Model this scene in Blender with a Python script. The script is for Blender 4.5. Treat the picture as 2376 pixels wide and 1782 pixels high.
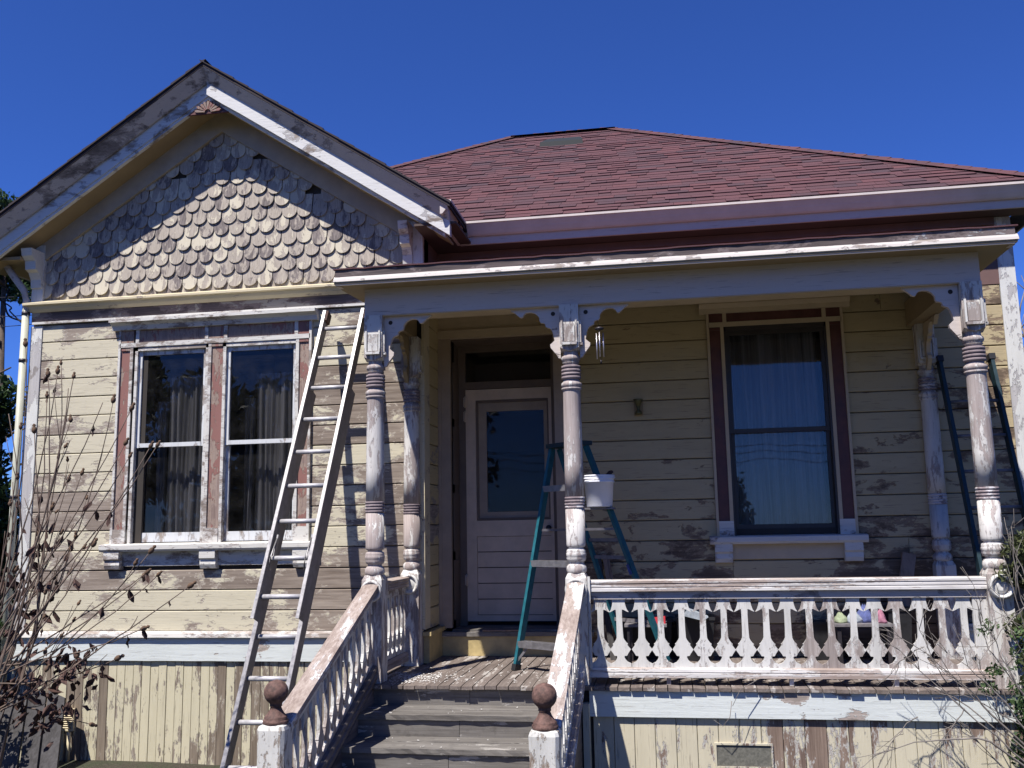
import bpy, math, random
from mathutils import Vector, Matrix
rad = math.radians
random.seed(7)
scene = bpy.context.scene
for o in list(bpy.data.objects): bpy.data.objects.remove(o)

# ------------------------------------------------------------ camera
cam = bpy.data.cameras.new('camera'); cam_ob = bpy.data.objects.new('camera', cam)
scene.collection.objects.link(cam_ob)
RGT = Vector((0.98618023, 0.16467457, -0.01818901)); UPV = Vector((0.04306952, -0.14880789, 0.98792774)); FWD = Vector((-0.15997991, 0.9750582, 0.15384385))
m = Matrix((RGT, UPV, -FWD)).transposed().to_4x4(); m.translation = Vector((2.1185, -7.9798, 1.2321))
cam_ob.matrix_world = m
cam.sensor_width = 36.0; cam.lens = 36.0 * 2166.72 / 2376.0; cam.clip_start = .1; cam.clip_end = 2000
scene.camera = cam_ob

# ------------------------------------------------------------ sun and sky
SUN = Vector((.50, 1.0, -1.85)).normalized()          # direction the light travels
world = bpy.data.worlds.new('World'); scene.world = world; world.use_nodes = True
wt = world.node_tree; wt.nodes.clear()
wo = wt.nodes.new('ShaderNodeOutputWorld'); bg = wt.nodes.new('ShaderNodeBackground'); sky = wt.nodes.new('ShaderNodeTexSky')
sky.sky_type = 'NISHITA'; sky.sun_disc = False
sky.sun_elevation = math.asin(-SUN.z); sky.sun_rotation = math.atan2(-SUN.x, -SUN.y)
sky.altitude = 2000; sky.air_density = 1.0; sky.dust_density = .0; sky.ozone_density = 6.0
bg.inputs['Strength'].default_value = .054
tint = wt.nodes.new('ShaderNodeMix'); tint.data_type = 'RGBA'; tint.blend_type = 'MULTIPLY'; tint.inputs[0].default_value = 1.0; tint.inputs[7].default_value = (.58, .92, 1.82, 1)   # the deep blue of this clear sky
wt.links.new(sky.outputs[0], tint.inputs[6]); wt.links.new(tint.outputs[2], bg.inputs['Color']); wt.links.new(bg.outputs[0], wo.inputs['Surface'])
sun = bpy.data.lights.new('sun', 'SUN'); sun.energy = 5.0; sun.angle = rad(.53); sun.color = (1.0, .955, .90)
sun_ob = bpy.data.objects.new('sun', sun); scene.collection.objects.link(sun_ob)
sun_ob.rotation_euler = SUN.to_track_quat('-Z', 'Y').to_euler(); sun_ob.location = (-6, -14, 22)
vs = scene.view_settings; vs.view_transform = 'Standard'; vs.look = 'None'; vs.gamma = 1.0; vs.use_curve_mapping = False; vs.exposure = .62

# ------------------------------------------------------------ objects
COL = scene.collection
def props(o, label=None, cat=None, group=None, kind=None):
    if label: o['label'] = label
    if cat: o['category'] = cat
    if group: o['group'] = group
    if kind: o['kind'] = kind
    return o
def empty(name, loc, label=None, cat=None, group=None, parent=None):
    o = bpy.data.objects.new(name, None); COL.objects.link(o); o.location = loc; o.empty_display_size = .2
    if parent: o.parent = parent
    return props(o, label, cat, group)

def frame(d, up=Vector((0, 0, 1))):
    d = d.normalized()
    if abs(d.dot(up)) > .98: up = Vector((0, 1, 0))
    a = d.cross(up).normalized(); b = a.cross(d).normalized()
    return a, b

class MB:
    def __init__(s): s.v = []; s.f = []; s.r = []; s.sm = []; s.cut = []
    def add(s, v, f, rnd=None, smooth=False):
        n = len(s.v); rnd = random.random() if rnd is None else rnd; s.cut.append((n, len(s.f)))
        s.v += [tuple(p) for p in v]; s.f += [tuple(n + i for i in q) for q in f]; s.r += [rnd] * len(v); s.sm += [smooth] * len(f)
        return s
    def box(s, x0, x1, y0, y1, z0, z1, rnd=None):
        v = [(x0, y0, z0), (x1, y0, z0), (x1, y1, z0), (x0, y1, z0), (x0, y0, z1), (x1, y0, z1), (x1, y1, z1), (x0, y1, z1)]
        return s.add(v, [(0, 3, 2, 1), (4, 5, 6, 7), (0, 1, 5, 4), (1, 2, 6, 5), (2, 3, 7, 6), (3, 0, 4, 7)], rnd)
    def prism(s, poly, axis, a, b, rnd=None):
        """poly of 2D points extruded along axis from a to b; the points are (x,z) for y, (y,z) for x, (x,y) for z"""
        def P(p, t): return {'x': (t, p[0], p[1]), 'y': (p[0], t, p[1]), 'z': (p[0], p[1], t)}[axis]
        n = len(poly); area = sum(poly[i][0] * poly[(i + 1) % n][1] - poly[(i + 1) % n][0] * poly[i][1] for i in range(n))
        if (area < 0) != (axis == 'y'): poly = poly[::-1]
        v = [P(p, a) for p in poly] + [P(p, b) for p in poly]
        f = [tuple(range(n))[::-1], tuple(range(n, 2 * n))] + [(i, (i + 1) % n, n + (i + 1) % n, n + i) for i in range(n)]
        return s.add(v, f, rnd)
    def lathe(s, cx, cy, prof, seg=20, rnd=None, smooth=True, half=None):
        v = []; f = []
        for (r, z) in prof:
            for k in range(seg):
                a = 2 * math.pi * k / seg; v.append((cx + r * math.cos(a), cy + r * math.sin(a), z))
        for i in range(len(prof) - 1):
            for k in range(seg):
                k2 = (k + 1) % seg; f.append((i * seg + k, i * seg + k2, (i + 1) * seg + k2, (i + 1) * seg + k))
        f.append(tuple(range(seg))[::-1]); f.append(tuple((len(prof) - 1) * seg + k for k in range(seg)))
        return s.add(v, f, rnd, smooth)
    def tube(s, pts, r0, r1=None, seg=6, rnd=None):
        r1 = r0 if r1 is None else r1; pts = [Vector(p) for p in pts]; n = len(pts); v = []; f = []
        for i, p in enumerate(pts):
            d = pts[min(i + 1, n - 1)] - pts[max(i - 1, 0)]; a, b = frame(d); r = r0 + (r1 - r0) * i / (n - 1)
            for k in range(seg):
                t = 2 * math.pi * k / seg; v.append(p + a * r * math.cos(t) + b * r * math.sin(t))
        for i in range(n - 1):
            for k in range(seg):
                k2 = (k + 1) % seg; f.append((i * seg + k, i * seg + k2, (i + 1) * seg + k2, (i + 1) * seg + k))
        f.append(tuple(range(seg))[::-1]); f.append(tuple((n - 1) * seg + k for k in range(seg)))
        return s.add(v, f, rnd, True)
    def beam(s, p0, p1, w, h, up=(0, 0, 1), rnd=None):
        p0 = Vector(p0); p1 = Vector(p1); a, b = frame(p1 - p0, Vector(up)); a = a * w / 2; b = b * h / 2
        v = [p0 - a - b, p0 + a - b, p0 + a + b, p0 - a + b, p1 - a - b, p1 + a - b, p1 + a + b, p1 - a + b]
        return s.add(v, [(0, 1, 2, 3)[::-1], (4, 5, 6, 7)[::-1][::-1], (0, 1, 5, 4), (1, 2, 6, 5), (2, 3, 7, 6), (3, 0, 4, 7)], rnd)
    def rough(s, x0, x1, y0, y1, z0, z1, n=16, amp=.003, rnd=None, axis='x'):
        """box cut across its length, with worn uneven edges"""
        v = []; f = []; R = random.uniform
        for i in range(n + 1):
            t = i / n
            for (u, w) in ((0, 0), (1, 0), (1, 1), (0, 1)):
                if axis == 'x': p = (x0 + (x1 - x0) * t, (y0, y1)[u] + R(-amp, amp), (z0, z1)[w] + R(-amp, amp) * .6)
                elif axis == 'y': p = ((x0, x1)[u] + R(-amp, amp), y0 + (y1 - y0) * t, (z0, z1)[w] + R(-amp, amp) * .6)
                else: p = ((x0, x1)[u] + R(-amp, amp), (y0, y1)[w] + R(-amp, amp) * .6, z0 + (z1 - z0) * t)
                v.append(p)
        for i in range(n):
            for k in range(4):
                k2 = (k + 1) % 4; f.append((i * 4 + k, i * 4 + k2, i * 4 + 4 + k2, i * 4 + 4 + k))
        f += [(0, 1, 2, 3)[::-1], (n * 4, n * 4 + 1, n * 4 + 2, n * 4 + 3)]
        return s.add(v, f, rnd)
    def mesh(s, name, mat):
        me = bpy.data.meshes.new(name); me.from_pydata(s.v, [], s.f); me.materials.append(mat)
        at = me.attributes.new('rnd', 'FLOAT', 'POINT'); at.data.foreach_set('value', s.r)
        me.polygons.foreach_set('use_smooth', s.sm); me.validate(); 
        import bmesh
        bm = bmesh.new(); bm.from_mesh(me); bmesh.ops.recalc_face_normals(bm, faces=bm.faces); bm.to_mesh(me); bm.free()
        me.update(); return me
    def build(s, name, mat, parent=None, label=None, cat=None, group=None, kind=None):
        if parent and 2 <= len(s.cut) <= 4 and kind is None and mat.name not in ('dark sheathing', 'bare stems', 'grey twigs'):
            cuts = s.cut + [(len(s.v), len(s.f))]; first = None          # separate pieces become separate parts
            for (v0, f0), (v1, f1) in zip(cuts, cuts[1:]):
                q = MB(); q.v = s.v[v0:v1]; q.f = [tuple(i - v0 for i in t) for t in s.f[f0:f1]]; q.r = s.r[v0:v1]; q.sm = s.sm[f0:f1]
                o = q.build(name, mat, parent, label if first is None else None)
                first = first or o
            return first
        o = bpy.data.objects.new(name, s.mesh(name, mat)); COL.objects.link(o)
        if parent:
            o.parent = parent; w = Vector(parent.location)
            if parent.parent: w += parent.parent.location
            if w.length > 1e-9 and not getattr(s, 'local', False):
                o.location = -w
        return props(o, label, cat, group, kind)
def smooth_angle(o):
    pass

# ------------------------------------------------------------ materials
class NT:
    def __init__(s, name):
        s.m = bpy.data.materials.new(name); s.m.use_nodes = True; s.t = s.m.node_tree; s.t.nodes.clear()
        s.out = s.n('ShaderNodeOutputMaterial'); s.b = s.n('ShaderNodeBsdfPrincipled'); s.l(s.b.outputs[0], s.out.inputs[0])
    def n(s, k, **kw):
        o = s.t.nodes.new(k)
        for a, b in kw.items(): setattr(o, a, b)
        return o
    def l(s, a, b): s.t.links.new(a, b)
    def put(s, sock, v):
        if isinstance(v, bpy.types.NodeSocket): s.l(v, sock)
        elif v is not None: sock.default_value = v
    def math(s, op, a, b=None, c=None, clamp=False):
        o = s.n('ShaderNodeMath', operation=op, use_clamp=clamp)
        s.put(o.inputs[0], a); s.put(o.inputs[1], b)
        if c is not None: s.put(o.inputs[2], c)
        return o.outputs[0]
    def mix(s, f, a, b, mode='MIX'):
        o = s.n('ShaderNodeMix', data_type='RGBA', blend_type=mode); s.put(o.inputs[0], f)
        s.put(o.inputs[6], (*a, 1) if isinstance(a, tuple) else a); s.put(o.inputs[7], (*b, 1) if isinstance(b, tuple) else b)
        return o.outputs[2]
    def ramp(s, f, a, b, lo=0., hi=1.):
        o = s.n('ShaderNodeMapRange', clamp=True); s.put(o.inputs[0], f); s.put(o.inputs[1], a); s.put(o.inputs[2], b); s.put(o.inputs[3], lo); s.put(o.inputs[4], hi)
        return o.outputs[0]
    def noise(s, vec, scale, detail=3, rough=.55, dist=0.):
        o = s.n('ShaderNodeTexNoise'); s.put(o.inputs['Vector'], vec); o.inputs['Scale'].default_value = scale
        o.inputs['Detail'].default_value = detail; o.inputs['Roughness'].default_value = rough; o.inputs['Distortion'].default_value = dist
        return o.outputs[0]
    def vmul(s, vec, sc):
        o = s.n('ShaderNodeVectorMath', operation='MULTIPLY'); s.put(o.inputs[0], vec); o.inputs[1].default_value = sc; return o.outputs[0]
    def pos(s, obj=False):
        if obj: return s.n('ShaderNodeTexCoord').outputs['Object']
        return s.n('ShaderNodeNewGeometry').outputs['Position']
    def rnd(s, obj=True):
        a = s.n('ShaderNodeAttribute', attribute_name='rnd').outputs['Fac']
        if obj:
            a = s.math('FRACT', s.math('ADD', a, s.n('ShaderNodeObjectInfo').outputs['Random']))
        return a
    def off(s, vec, r, k=31.):
        c = s.n('ShaderNodeCombineXYZ'); s.put(c.inputs[0], s.math('MULTIPLY', r, k)); s.put(c.inputs[1], s.math('MULTIPLY', r, k * .7)); s.put(c.inputs[2], s.math('MULTIPLY', r, k * 1.3))
        o = s.n('ShaderNodeVectorMath', operation='ADD'); s.l(vec, o.inputs[0]); s.l(c.outputs[0], o.inputs[1]); return o.outputs[0]
    def bump(s, h, strength=.5, dist=.002):
        o = s.n('ShaderNodeBump'); s.put(o.inputs['Height'], h); o.inputs['Strength'].default_value = strength; o.inputs['Distance'].default_value = dist
        s.l(o.outputs[0], s.b.inputs['Normal']); return o

GR = {'x': (.2, 1, 1), 'y': (1, .2, 1), 'z': (1, 1, .2)}
GF = {'x': (.04, 1, 1), 'y': (1, .04, 1), 'z': (1, 1, .04)}
def peel(name, paint, wood=((.36, .31, .27), (.17, .14, .12)), primer=(.42, .37, .33), amount=.3, grain='x', scale=4.5, band=.035, rvar=.10,
         zone=None, rough=.62, perpiece=True, dirt=.25, fleck=.5, stretch=None, gloss=None):
    """old paint flaking off in ragged patches: paint, then primer, then grey grained wood.
    zone: list of (axis, v0, v1, add) - wear that grows across the wall"""
    k = NT(name); p = k.pos(); r = k.rnd(); pv = k.off(p, r) if perpiece else p
    st = stretch or {'x': (.62, 1, 1.25), 'y': (1, .62, 1.25), 'z': (1.3, 1.3, .55)}[grain]
    n1 = k.noise(k.vmul(pv, st), scale, 9, .66, .25)
    n2 = k.noise(p, 1.1, 2, .5)
    n3 = k.noise(k.vmul(pv, {'x': (.34, 1, 1), 'y': (1, .34, 1), 'z': (1, 1, .34)}[grain]), 60, 4, .65)
    val = k.math('ADD', k.math('MULTIPLY', n1, .62), k.math('MULTIPLY', n2, .38))
    val = k.math('ADD', val, k.math('MULTIPLY', k.math('SUBTRACT', n3, .5), .10 * fleck))
    val = k.math('ADD', val, k.math('MULTIPLY', k.math('SUBTRACT', r, .5), rvar))
    if zone:
        sx = k.n('ShaderNodeSeparateXYZ'); k.l(p, sx.inputs[0])
        for (ax, a, b, add) in zone:
            val = k.math('ADD', val, k.ramp(sx.outputs['xyz'.index(ax)], a, b, 0., add))
    # quantile of the noise sum for the bare fraction wanted
    q = {0: -1, .03: -.115, .07: -.09, .12: -.072, .2: -.05, .3: -.03, .4: -.015, .5: 0, .6: .015, .7: .03, .8: .05, .9: .08}
    ks = sorted(q); t = .5
    for i in range(len(ks) - 1):
        if ks[i] <= amount <= ks[i + 1]:
            t = .5 + q[ks[i]] + (q[ks[i + 1]] - q[ks[i]]) * (amount - ks[i]) / (ks[i + 1] - ks[i])
    on = k.ramp(val, t - .004, t + .004)
    pr = k.ramp(val, t - band - .006, t - band + .008)
    g = k.noise(k.vmul(pv, GF[grain]), 55, 5, .7); g2 = k.noise(k.vmul(pv, GR[grain]), 6, 3, .6)
    wcol = k.mix(k.ramp(k.math('ADD', k.math('MULTIPLY', g, .6), k.math('MULTIPLY', g2, .4)), .38, .64), wood[1], wood[0])
    pcol = k.mix(k.ramp(g, .35, .65), tuple(c * .78 for c in primer), primer)
    base = k.mix(pr, wcol, pcol)
    dn = k.noise(k.vmul(pv, GR[grain]), 9, 5, .65); dd = k.noise(p, 26, 4, .6)
    pc = k.mix(k.math('MULTIPLY', k.ramp(dn, .45, .75), dirt), paint, tuple(c * .55 for c in paint))
    pc = k.mix(k.math('MULTIPLY', k.ramp(dd, .62, .75), dirt), pc, tuple(c * .42 for c in paint))
    # hairline cracks along the grain
    cr = k.noise(k.vmul(pv, GF[grain]), 120, 2, .5)
    pc = k.mix(k.math('MULTIPLY', k.ramp(cr, .64, .70), .45), pc, wood[1])
    k.l(k.mix(on, base, pc), k.b.inputs['Base Color'])
    k.put(k.b.inputs['Roughness'], k.ramp(on, 0, 1, .88, rough)); k.b.inputs['Specular IOR Level'].default_value = .3
    h = k.math('ADD', k.math('MULTIPLY', on, .8), k.math('ADD', k.math('MULTIPLY', g, .5), k.math('MULTIPLY', n3, .25)))
    k.bump(h, .9, .004)
    return k.m
def wood(name, a, b, grain='x', rough=.85, paint=None, amount=.0, obj=False, scale=40, var=.5):
    k = NT(name); p = k.pos(obj); r = k.rnd(); pv = k.off(p, r)
    g = k.noise(k.vmul(pv, GF[grain]), scale, 6, .7); g2 = k.noise(k.vmul(pv, GR[grain]), 5, 4, .6)
    c = k.mix(k.ramp(k.math('ADD', k.math('MULTIPLY', g, .55), k.math('MULTIPLY', g2, .45)), .38, .63), b, a)
    c = k.mix(k.math('MULTIPLY', r, var), c, tuple(x * .6 for x in b))
    d = k.noise(p, 14, 5, .65); c = k.mix(k.math('MULTIPLY', k.ramp(d, .55, .72), .45), c, tuple(x * .5 for x in b))
    if paint:
        n = k.noise(k.vmul(pv, GR[grain]), 11, 8, .7); on = k.ramp(n, .5 + amount, .515 + amount); c = k.mix(on, c, paint)
    k.l(c, k.b.inputs['Base Color']); k.b.inputs['Roughness'].default_value = rough; k.b.inputs['Specular IOR Level'].default_value = .25
    k.bump(k.math('ADD', g, k.math('MULTIPLY', g2, .5)), .8, .003); return k.m
def plain(name, c, rough=.6, metal=0., var=.15, scale=12, bump=0., obj=False, spec=.4):
    k = NT(name); p = k.pos(obj); n = k.noise(p, scale, 5, .6)
    k.l(k.mix(k.math('MULTIPLY', k.ramp(n, .35, .7), 1.), tuple(x * (1 - var) for x in c), tuple(min(1, x * (1 + var * .5)) for x in c)), k.b.inputs['Base Color'])
    k.put(k.b.inputs['Roughness'], k.ramp(n, .3, .7, max(0, rough - .08), min(1, rough + .1))); k.b.inputs['Metallic'].default_value = metal; k.b.inputs['Specular IOR Level'].default_value = spec
    if bump: k.bump(n, .6, bump)
    return k.m

YEL = (.555, .505, .375); WHT = (.60, .58, .535); TAN = (.47, .41, .35)
M = {}
M['wing_siding'] = peel('yellow siding paint', YEL, amount=.45, grain='x', scale=6.8, rvar=.12, band=.028, primer=(.44, .385, .32), wood=((.33, .275, .225), (.155, .12, .095)), fleck=1.9,
    zone=[('x', -1.3, -.7, -.045)])
M['main_siding'] = peel('shade toned yellow siding paint of the porch wall', (.44, .36, .215), amount=.06, grain='x', scale=5.4, rvar=.04, primer=(.27, .20, .135), wood=((.19, .14, .095), (.085, .06, .042)), fleck=1.0,  # house yellow darkened and warmed to carry the porch shade, plus real peeling
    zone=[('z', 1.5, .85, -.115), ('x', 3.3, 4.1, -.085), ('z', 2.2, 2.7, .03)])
M['return_siding'] = peel('yellow siding paint of the return wall', (.52, .42, .23), amount=.07, grain='y', scale=4, primer=(.4, .34, .27))
M['skirt'] = peel('pale yellow skirt paint', (.55, .50, .35), amount=.46, grain='z', scale=6.5, rvar=.15, band=.022, primer=(.37, .32, .26), wood=((.27, .22, .165), (.13, .10, .072)), stretch=(2.0, 2.0, .5), fleck=1.6)
M['skirt_right'] = peel('pale yellow porch skirt paint', (.55, .50, .37), amount=.12, grain='z', scale=6.2, rvar=.10, band=.022, primer=(.5, .48, .44), wood=((.27, .20, .155), (.11, .075, .058)), stretch=(1.6, 1.6, .45), fleck=1.6,
    zone=[('x', 2.5, 3.3, -.06)])
M['white_x'] = peel('white trim paint on long boards', WHT, amount=.38, grain='x', scale=9, fleck=1.6, primer=(.50, .46, .43), rvar=.06)
M['white_band'] = peel('white paint on the base band', (.60, .63, .605), amount=.05, grain='x', scale=4.2, primer=(.40, .34, .30), rvar=.02, zone=[('x', 2.2, 2.8, -.035)])
M['white_z'] = peel('white trim paint on posts', WHT, amount=.52, grain='z', scale=8, primer=(.46, .40, .37), wood=((.38, .33, .30), (.19, .16, .145)), rvar=.05, stretch=(2.4, 2.4, .55))
M['newel'] = peel('cracked dirty paint on newel posts', (.60, .585, .54), amount=.42, grain='z', scale=13, primer=(.40, .35, .30), wood=((.30, .24, .19), (.15, .11, .085)), rvar=.0, stretch=(1.6, 1.6, .6), fleck=2.0, dirt=.6, perpiece=False)
M['white_corner'] = peel('white trim paint on corner boards', (.62, .615, .58), amount=.45, grain='z', scale=4.5, primer=(.47, .45, .44), wood=((.36, .33, .31), (.2, .18, .17)), rvar=.03, band=.12, stretch=(1.6, 1.6, .6))
M['column'] = peel('white paint on turned columns', (.61, .585, .55), amount=.64, dirt=.6, grain='z', scale=9, primer=(.44, .385, .36), wood=((.43, .37, .345), (.25, .205, .19)), rvar=.03, band=.03, stretch=(2.0, 2.0, .42), fleck=1.6)
M['rings'] = peel('bare turned rings', (.55, .52, .52), amount=.8, grain='x', scale=9, primer=(.34, .28, .28), wood=((.30, .245, .245), (.14, .11, .12)), rvar=.02)
M['white_bal'] = peel('white paint on sawn balusters', (.61, .595, .56), amount=.42, grain='z', scale=11, primer=(.47, .43, .40), wood=((.38, .33, .30), (.21, .175, .16)), rvar=.12, band=.04, dirt=.75, stretch=(1.8, 1.8, .6), fleck=1.4)
M['rail_x'] = peel('worn paint on the top rail', (.62, .595, .57), dirt=.7, amount=.52, grain='x', scale=9, primer=(.48, .41, .37), wood=((.42, .35, .30), (.23, .175, .15)), rvar=.04, stretch=(.12, 1.6, 2.2), fleck=1.4)
M['rail_y'] = peel('worn paint on the stair rail', (.60, .57, .54), dirt=.6, amount=.66, grain='y', scale=6, primer=(.42, .35, .31), wood=((.40, .335, .29), (.22, .17, .145)), rvar=.04, stretch=(1.6, .3, .5), fleck=1.2)
M['beam'] = peel('pale paint on porch beam', (.56, .49, .44), amount=.03, grain='x', scale=4.5, primer=(.30, .26, .24), rvar=.02, dirt=.15)
M['rake'] = peel('grey white paint on rake boards', (.47, .43, .41), amount=.22, grain='x', scale=8, primer=(.33, .30, .29), wood=((.26, .23, .22), (.10, .09, .09)), perpiece=False, rvar=.04)
M['rake_white'] = peel('white paint on inner rake board', (.62, .61, .59), amount=.2, grain='x', scale=8, primer=(.45, .43, .42), perpiece=False, rvar=.02, dirt=.1)
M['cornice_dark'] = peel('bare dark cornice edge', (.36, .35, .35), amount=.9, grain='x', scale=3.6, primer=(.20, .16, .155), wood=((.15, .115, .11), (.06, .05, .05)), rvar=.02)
M['cornice_white'] = peel('white crown moulding', (.50, .46, .43), amount=.34, grain='x', scale=12, primer=(.36, .32, .30), rvar=.02)  # worn white paint of the porch crown
M['tan_soffit'] = plain('tan soffit paint', (.30, .225, .125), .7, var=.12, scale=5)
M['porch_trim'] = plain('cream trim paint under the porch', (.50, .40, .27), .6, var=.1, scale=6)
M['rake_trim'] = plain('grey cream paint on gable trim', (.40, .34, .26), .65, var=.14, scale=7)
M['frieze'] = peel('peeling brown frieze', (.42, .36, .28), amount=.72, grain='x', scale=4.0, primer=(.26, .195, .165), wood=((.20, .15, .13), (.085, .062, .055)), rvar=.02)
M['cream_band'] = peel('cream band under the gable', (.60, .52, .35), amount=.10, grain='x', scale=6, primer=(.45, .38, .3), rvar=.02)
M['red_z'] = peel('faded red trim paint', (.255, .125, .105), amount=.52, grain='z', scale=8, primer=(.33, .25, .205), wood=((.33, .25, .215), (.17, .12, .10)), rvar=.06, band=.06, fleck=1.8)
M['red_x'] = peel('faded red header paint', (.23, .11, .095), amount=.32, grain='x', scale=5, primer=(.33, .22, .19), wood=((.25, .18, .16), (.12, .08, .07)), rvar=.06)
M['red_dark'] = plain('dark red trim paint', (.115, .042, .036), .5, var=.3, scale=9)
M['dark_sash'] = plain('dark brown sash paint', (.045, .038, .036), .45, var=.25, scale=9)
M['white_sash'] = peel('white sash paint', (.60, .61, .61), amount=.25, grain='z', scale=8, primer=(.45, .42, .4), rvar=.05)
M['brown_frieze'] = plain('red brown wall paint under the eaves', (.155, .090, .078), .7, var=.2, scale=4)
M['soffit_dark'] = plain('brown eaves soffit', (.085, .058, .05), .75, var=.2, scale=4)
M['gutter'] = plain('white gutter metal', (.62, .55, .50), .38, var=.10, scale=5)
M['fascia'] = peel('pale mauve fascia paint', (.52, .46, .42), amount=.045, grain='x', scale=2.6, primer=(.13, .07, .07), wood=((.12, .07, .07), (.07, .045, .045)), rvar=.0, perpiece=False)
M['step'] = wood('weathered step wood', (.235, .218, .197), (.10, .09, .08), 'x', paint=(.36, .34, .31), amount=.10, var=.25)
M['deck'] = wood('weathered deck boards', (.235, .195, .17), (.125, .10, .086), 'y', paint=(.36, .33, .30), amount=.07, var=.22)
M['dark_rail'] = wood('dark bare lower rail', (.20, .175, .165), (.085, .072, .07), 'y', var=.2)
M['yellow_box'] = plain('yellow paint on the low step', (.47, .365, .17), .6, var=.28, scale=7, bump=.001)
M['backing'] = plain('dark sheathing', (.045, .038, .032), .9)
M['interior'] = plain('dim room', (.020, .018, .017), .9)
M['door_paint'] = plain('dull white door paint', (.60, .46, .34), .5, var=.14, scale=6)
M['door_trim'] = plain('brown grey door frame paint', (.36, .275, .20), .55, var=.16, scale=6)
M['jamb'] = plain('dark jamb paint', (.16, .115, .085), .6, var=.2, scale=5)
M['alu'] = plain('ladder aluminium', (.27, .26, .262), .42, .6, var=.25, scale=30)
M['alu_side'] = plain('shade toned ladder rail', (.23, .215, .22), .6, .3, var=.3, scale=14)  # darker ladder aluminium, shade of the rail sides put into the colour
M['alu_rung'] = plain('bright ladder rungs', (.50, .485, .49), .5, .25, var=.15, scale=30)
M['teal'] = plain('teal fibreglass', (.015, .115, .145), .42, var=.25, scale=18)
M['teal_dark'] = plain('deep teal fibreglass', (.012, .034, .042), .5, var=.25, scale=14)  # darker teal than the stepladder rails
M['plastic_white'] = plain('white plastic', (.80, .80, .84), .32, var=.04, scale=4)
M['finial'] = plain('rusty brown finial', (.15, .085, .068), .78, var=.55, scale=34, bump=.008)
M['dark_metal'] = plain('dark metal', (.05, .045, .05), .45, .5)
M['chime'] = plain('chime aluminium', (.70, .66, .70), .3, .8)
M['black_plastic'] = plain('black plastic', (.02, .02, .022), .5, var=.3)
M['pipe'] = plain('pale green downspout paint', (.46, .46, .36), .5, var=.15, scale=5)
M['vent_mesh'] = plain('vent mesh', (.15, .145, .12), .8, var=.35, scale=60)
M['old_ply'] = wood('grey weathered boards', (.095, .09, .09), (.04, .037, .036), 'z', var=.3)
M['plank'] = wood('bare plank wood', (.36, .28, .22), (.2, .14, .105), 'z', obj=False, var=.3)
M['cable'] = plain('black cable', (.015, .015, .02), .6)
M['red_plastic'] = plain('red plastic', (.45, .03, .04), .4)
M['cloth_blue'] = plain('blue cloth', (.09, .11, .26), .9, var=.4, scale=30); M['cloth_pink'] = plain('pink cloth', (.34, .15, .21), .9, var=.3, scale=30)
M['cloth_white'] = plain('white cloth', (.38, .42, .46), .9, var=.3, scale=30); M['cloth_green'] = plain('pale green cloth', (.27, .31, .20), .9, var=.3, scale=30)
M['bark'] = plain('tree bark', (.10, .075, .055), .9, var=.4, scale=20, bump=.01)
M['twig'] = plain('bare stems', (.145, .105, .082), .8, var=.35, scale=9)
M['twig_grey'] = plain('grey twigs', (.21, .185, .165), .85, var=.35, scale=12)
M['seed'] = plain('dry seed heads', (.13, .08, .05), .9, var=.4, scale=60)
M['dead_leaf'] = plain('withered leaves', (.085, .045, .035), .8, var=.5, scale=30)
M['debris'] = plain('paint chips', (.62, .60, .57), .8, var=.3, scale=60)

def leaf_mat(name, c1, c2):
    k = NT(name); r = k.rnd(False); k.l(k.mix(r, c1, c2), k.b.inputs['Base Color']); k.b.inputs['Roughness'].default_value = .5; k.b.inputs['Specular IOR Level'].default_value = .35
    tr = k.n('ShaderNodeBsdfTranslucent'); k.l(k.mix(r, tuple(x * .9 for x in c1), tuple(x * 1.1 for x in c2)), tr.inputs[0])
    mx = k.n('ShaderNodeMixShader'); mx.inputs[0].default_value = .25; k.l(k.b.outputs[0], mx.inputs[1]); k.l(tr.outputs[0], mx.inputs[2]); k.l(mx.outputs[0], k.out.inputs[0]); return k.m
M['leaf_dark'] = leaf_mat('dark evergreen leaves', (.018, .042, .014), (.055, .095, .03))
M['leaf_mid'] = leaf_mat('shrub leaves', (.035, .075, .022), (.10, .15, .055))
M['leaf_olive'] = leaf_mat('olive leaves', (.05, .065, .025), (.12, .13, .06))

# gable scales: each shingle painted, greyed or bare
k = NT('weathered scale shingles'); p = k.pos(); r = k.rnd(); pv = k.off(p, r)
n1 = k.noise(k.vmul(pv, (2.2, 2.2, .8)), 6, 8, .65, .3)
g = k.noise(k.vmul(pv, (1, 1, .05)), 90, 4, .7)
val = k.math('ADD', n1, k.math('MULTIPLY', k.math('SUBTRACT', r, .5), .25))
dark = k.mix(k.ramp(g, .36, .64), (.10, .085, .08), (.24, .205, .19))
mid = k.mix(k.ramp(g, .36, .64), (.30, .26, .215), (.42, .37, .31))
pnt = k.mix(k.ramp(g, .3, .7), (.50, .45, .345), (.55, .50, .395))
c = k.mix(k.ramp(val, .40, .43), dark, mid); c = k.mix(k.ramp(val, .585, .60), c, pnt)
k.l(c, k.b.inputs['Base Color']); k.b.inputs['Roughness'].default_value = .8; k.b.inputs['Specular IOR Level'].default_value = .25
k.bump(k.math('ADD', k.math('MULTIPLY', g, .6), k.ramp(val, .57, .595)), .7, .002); M['scale'] = k.m
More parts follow.
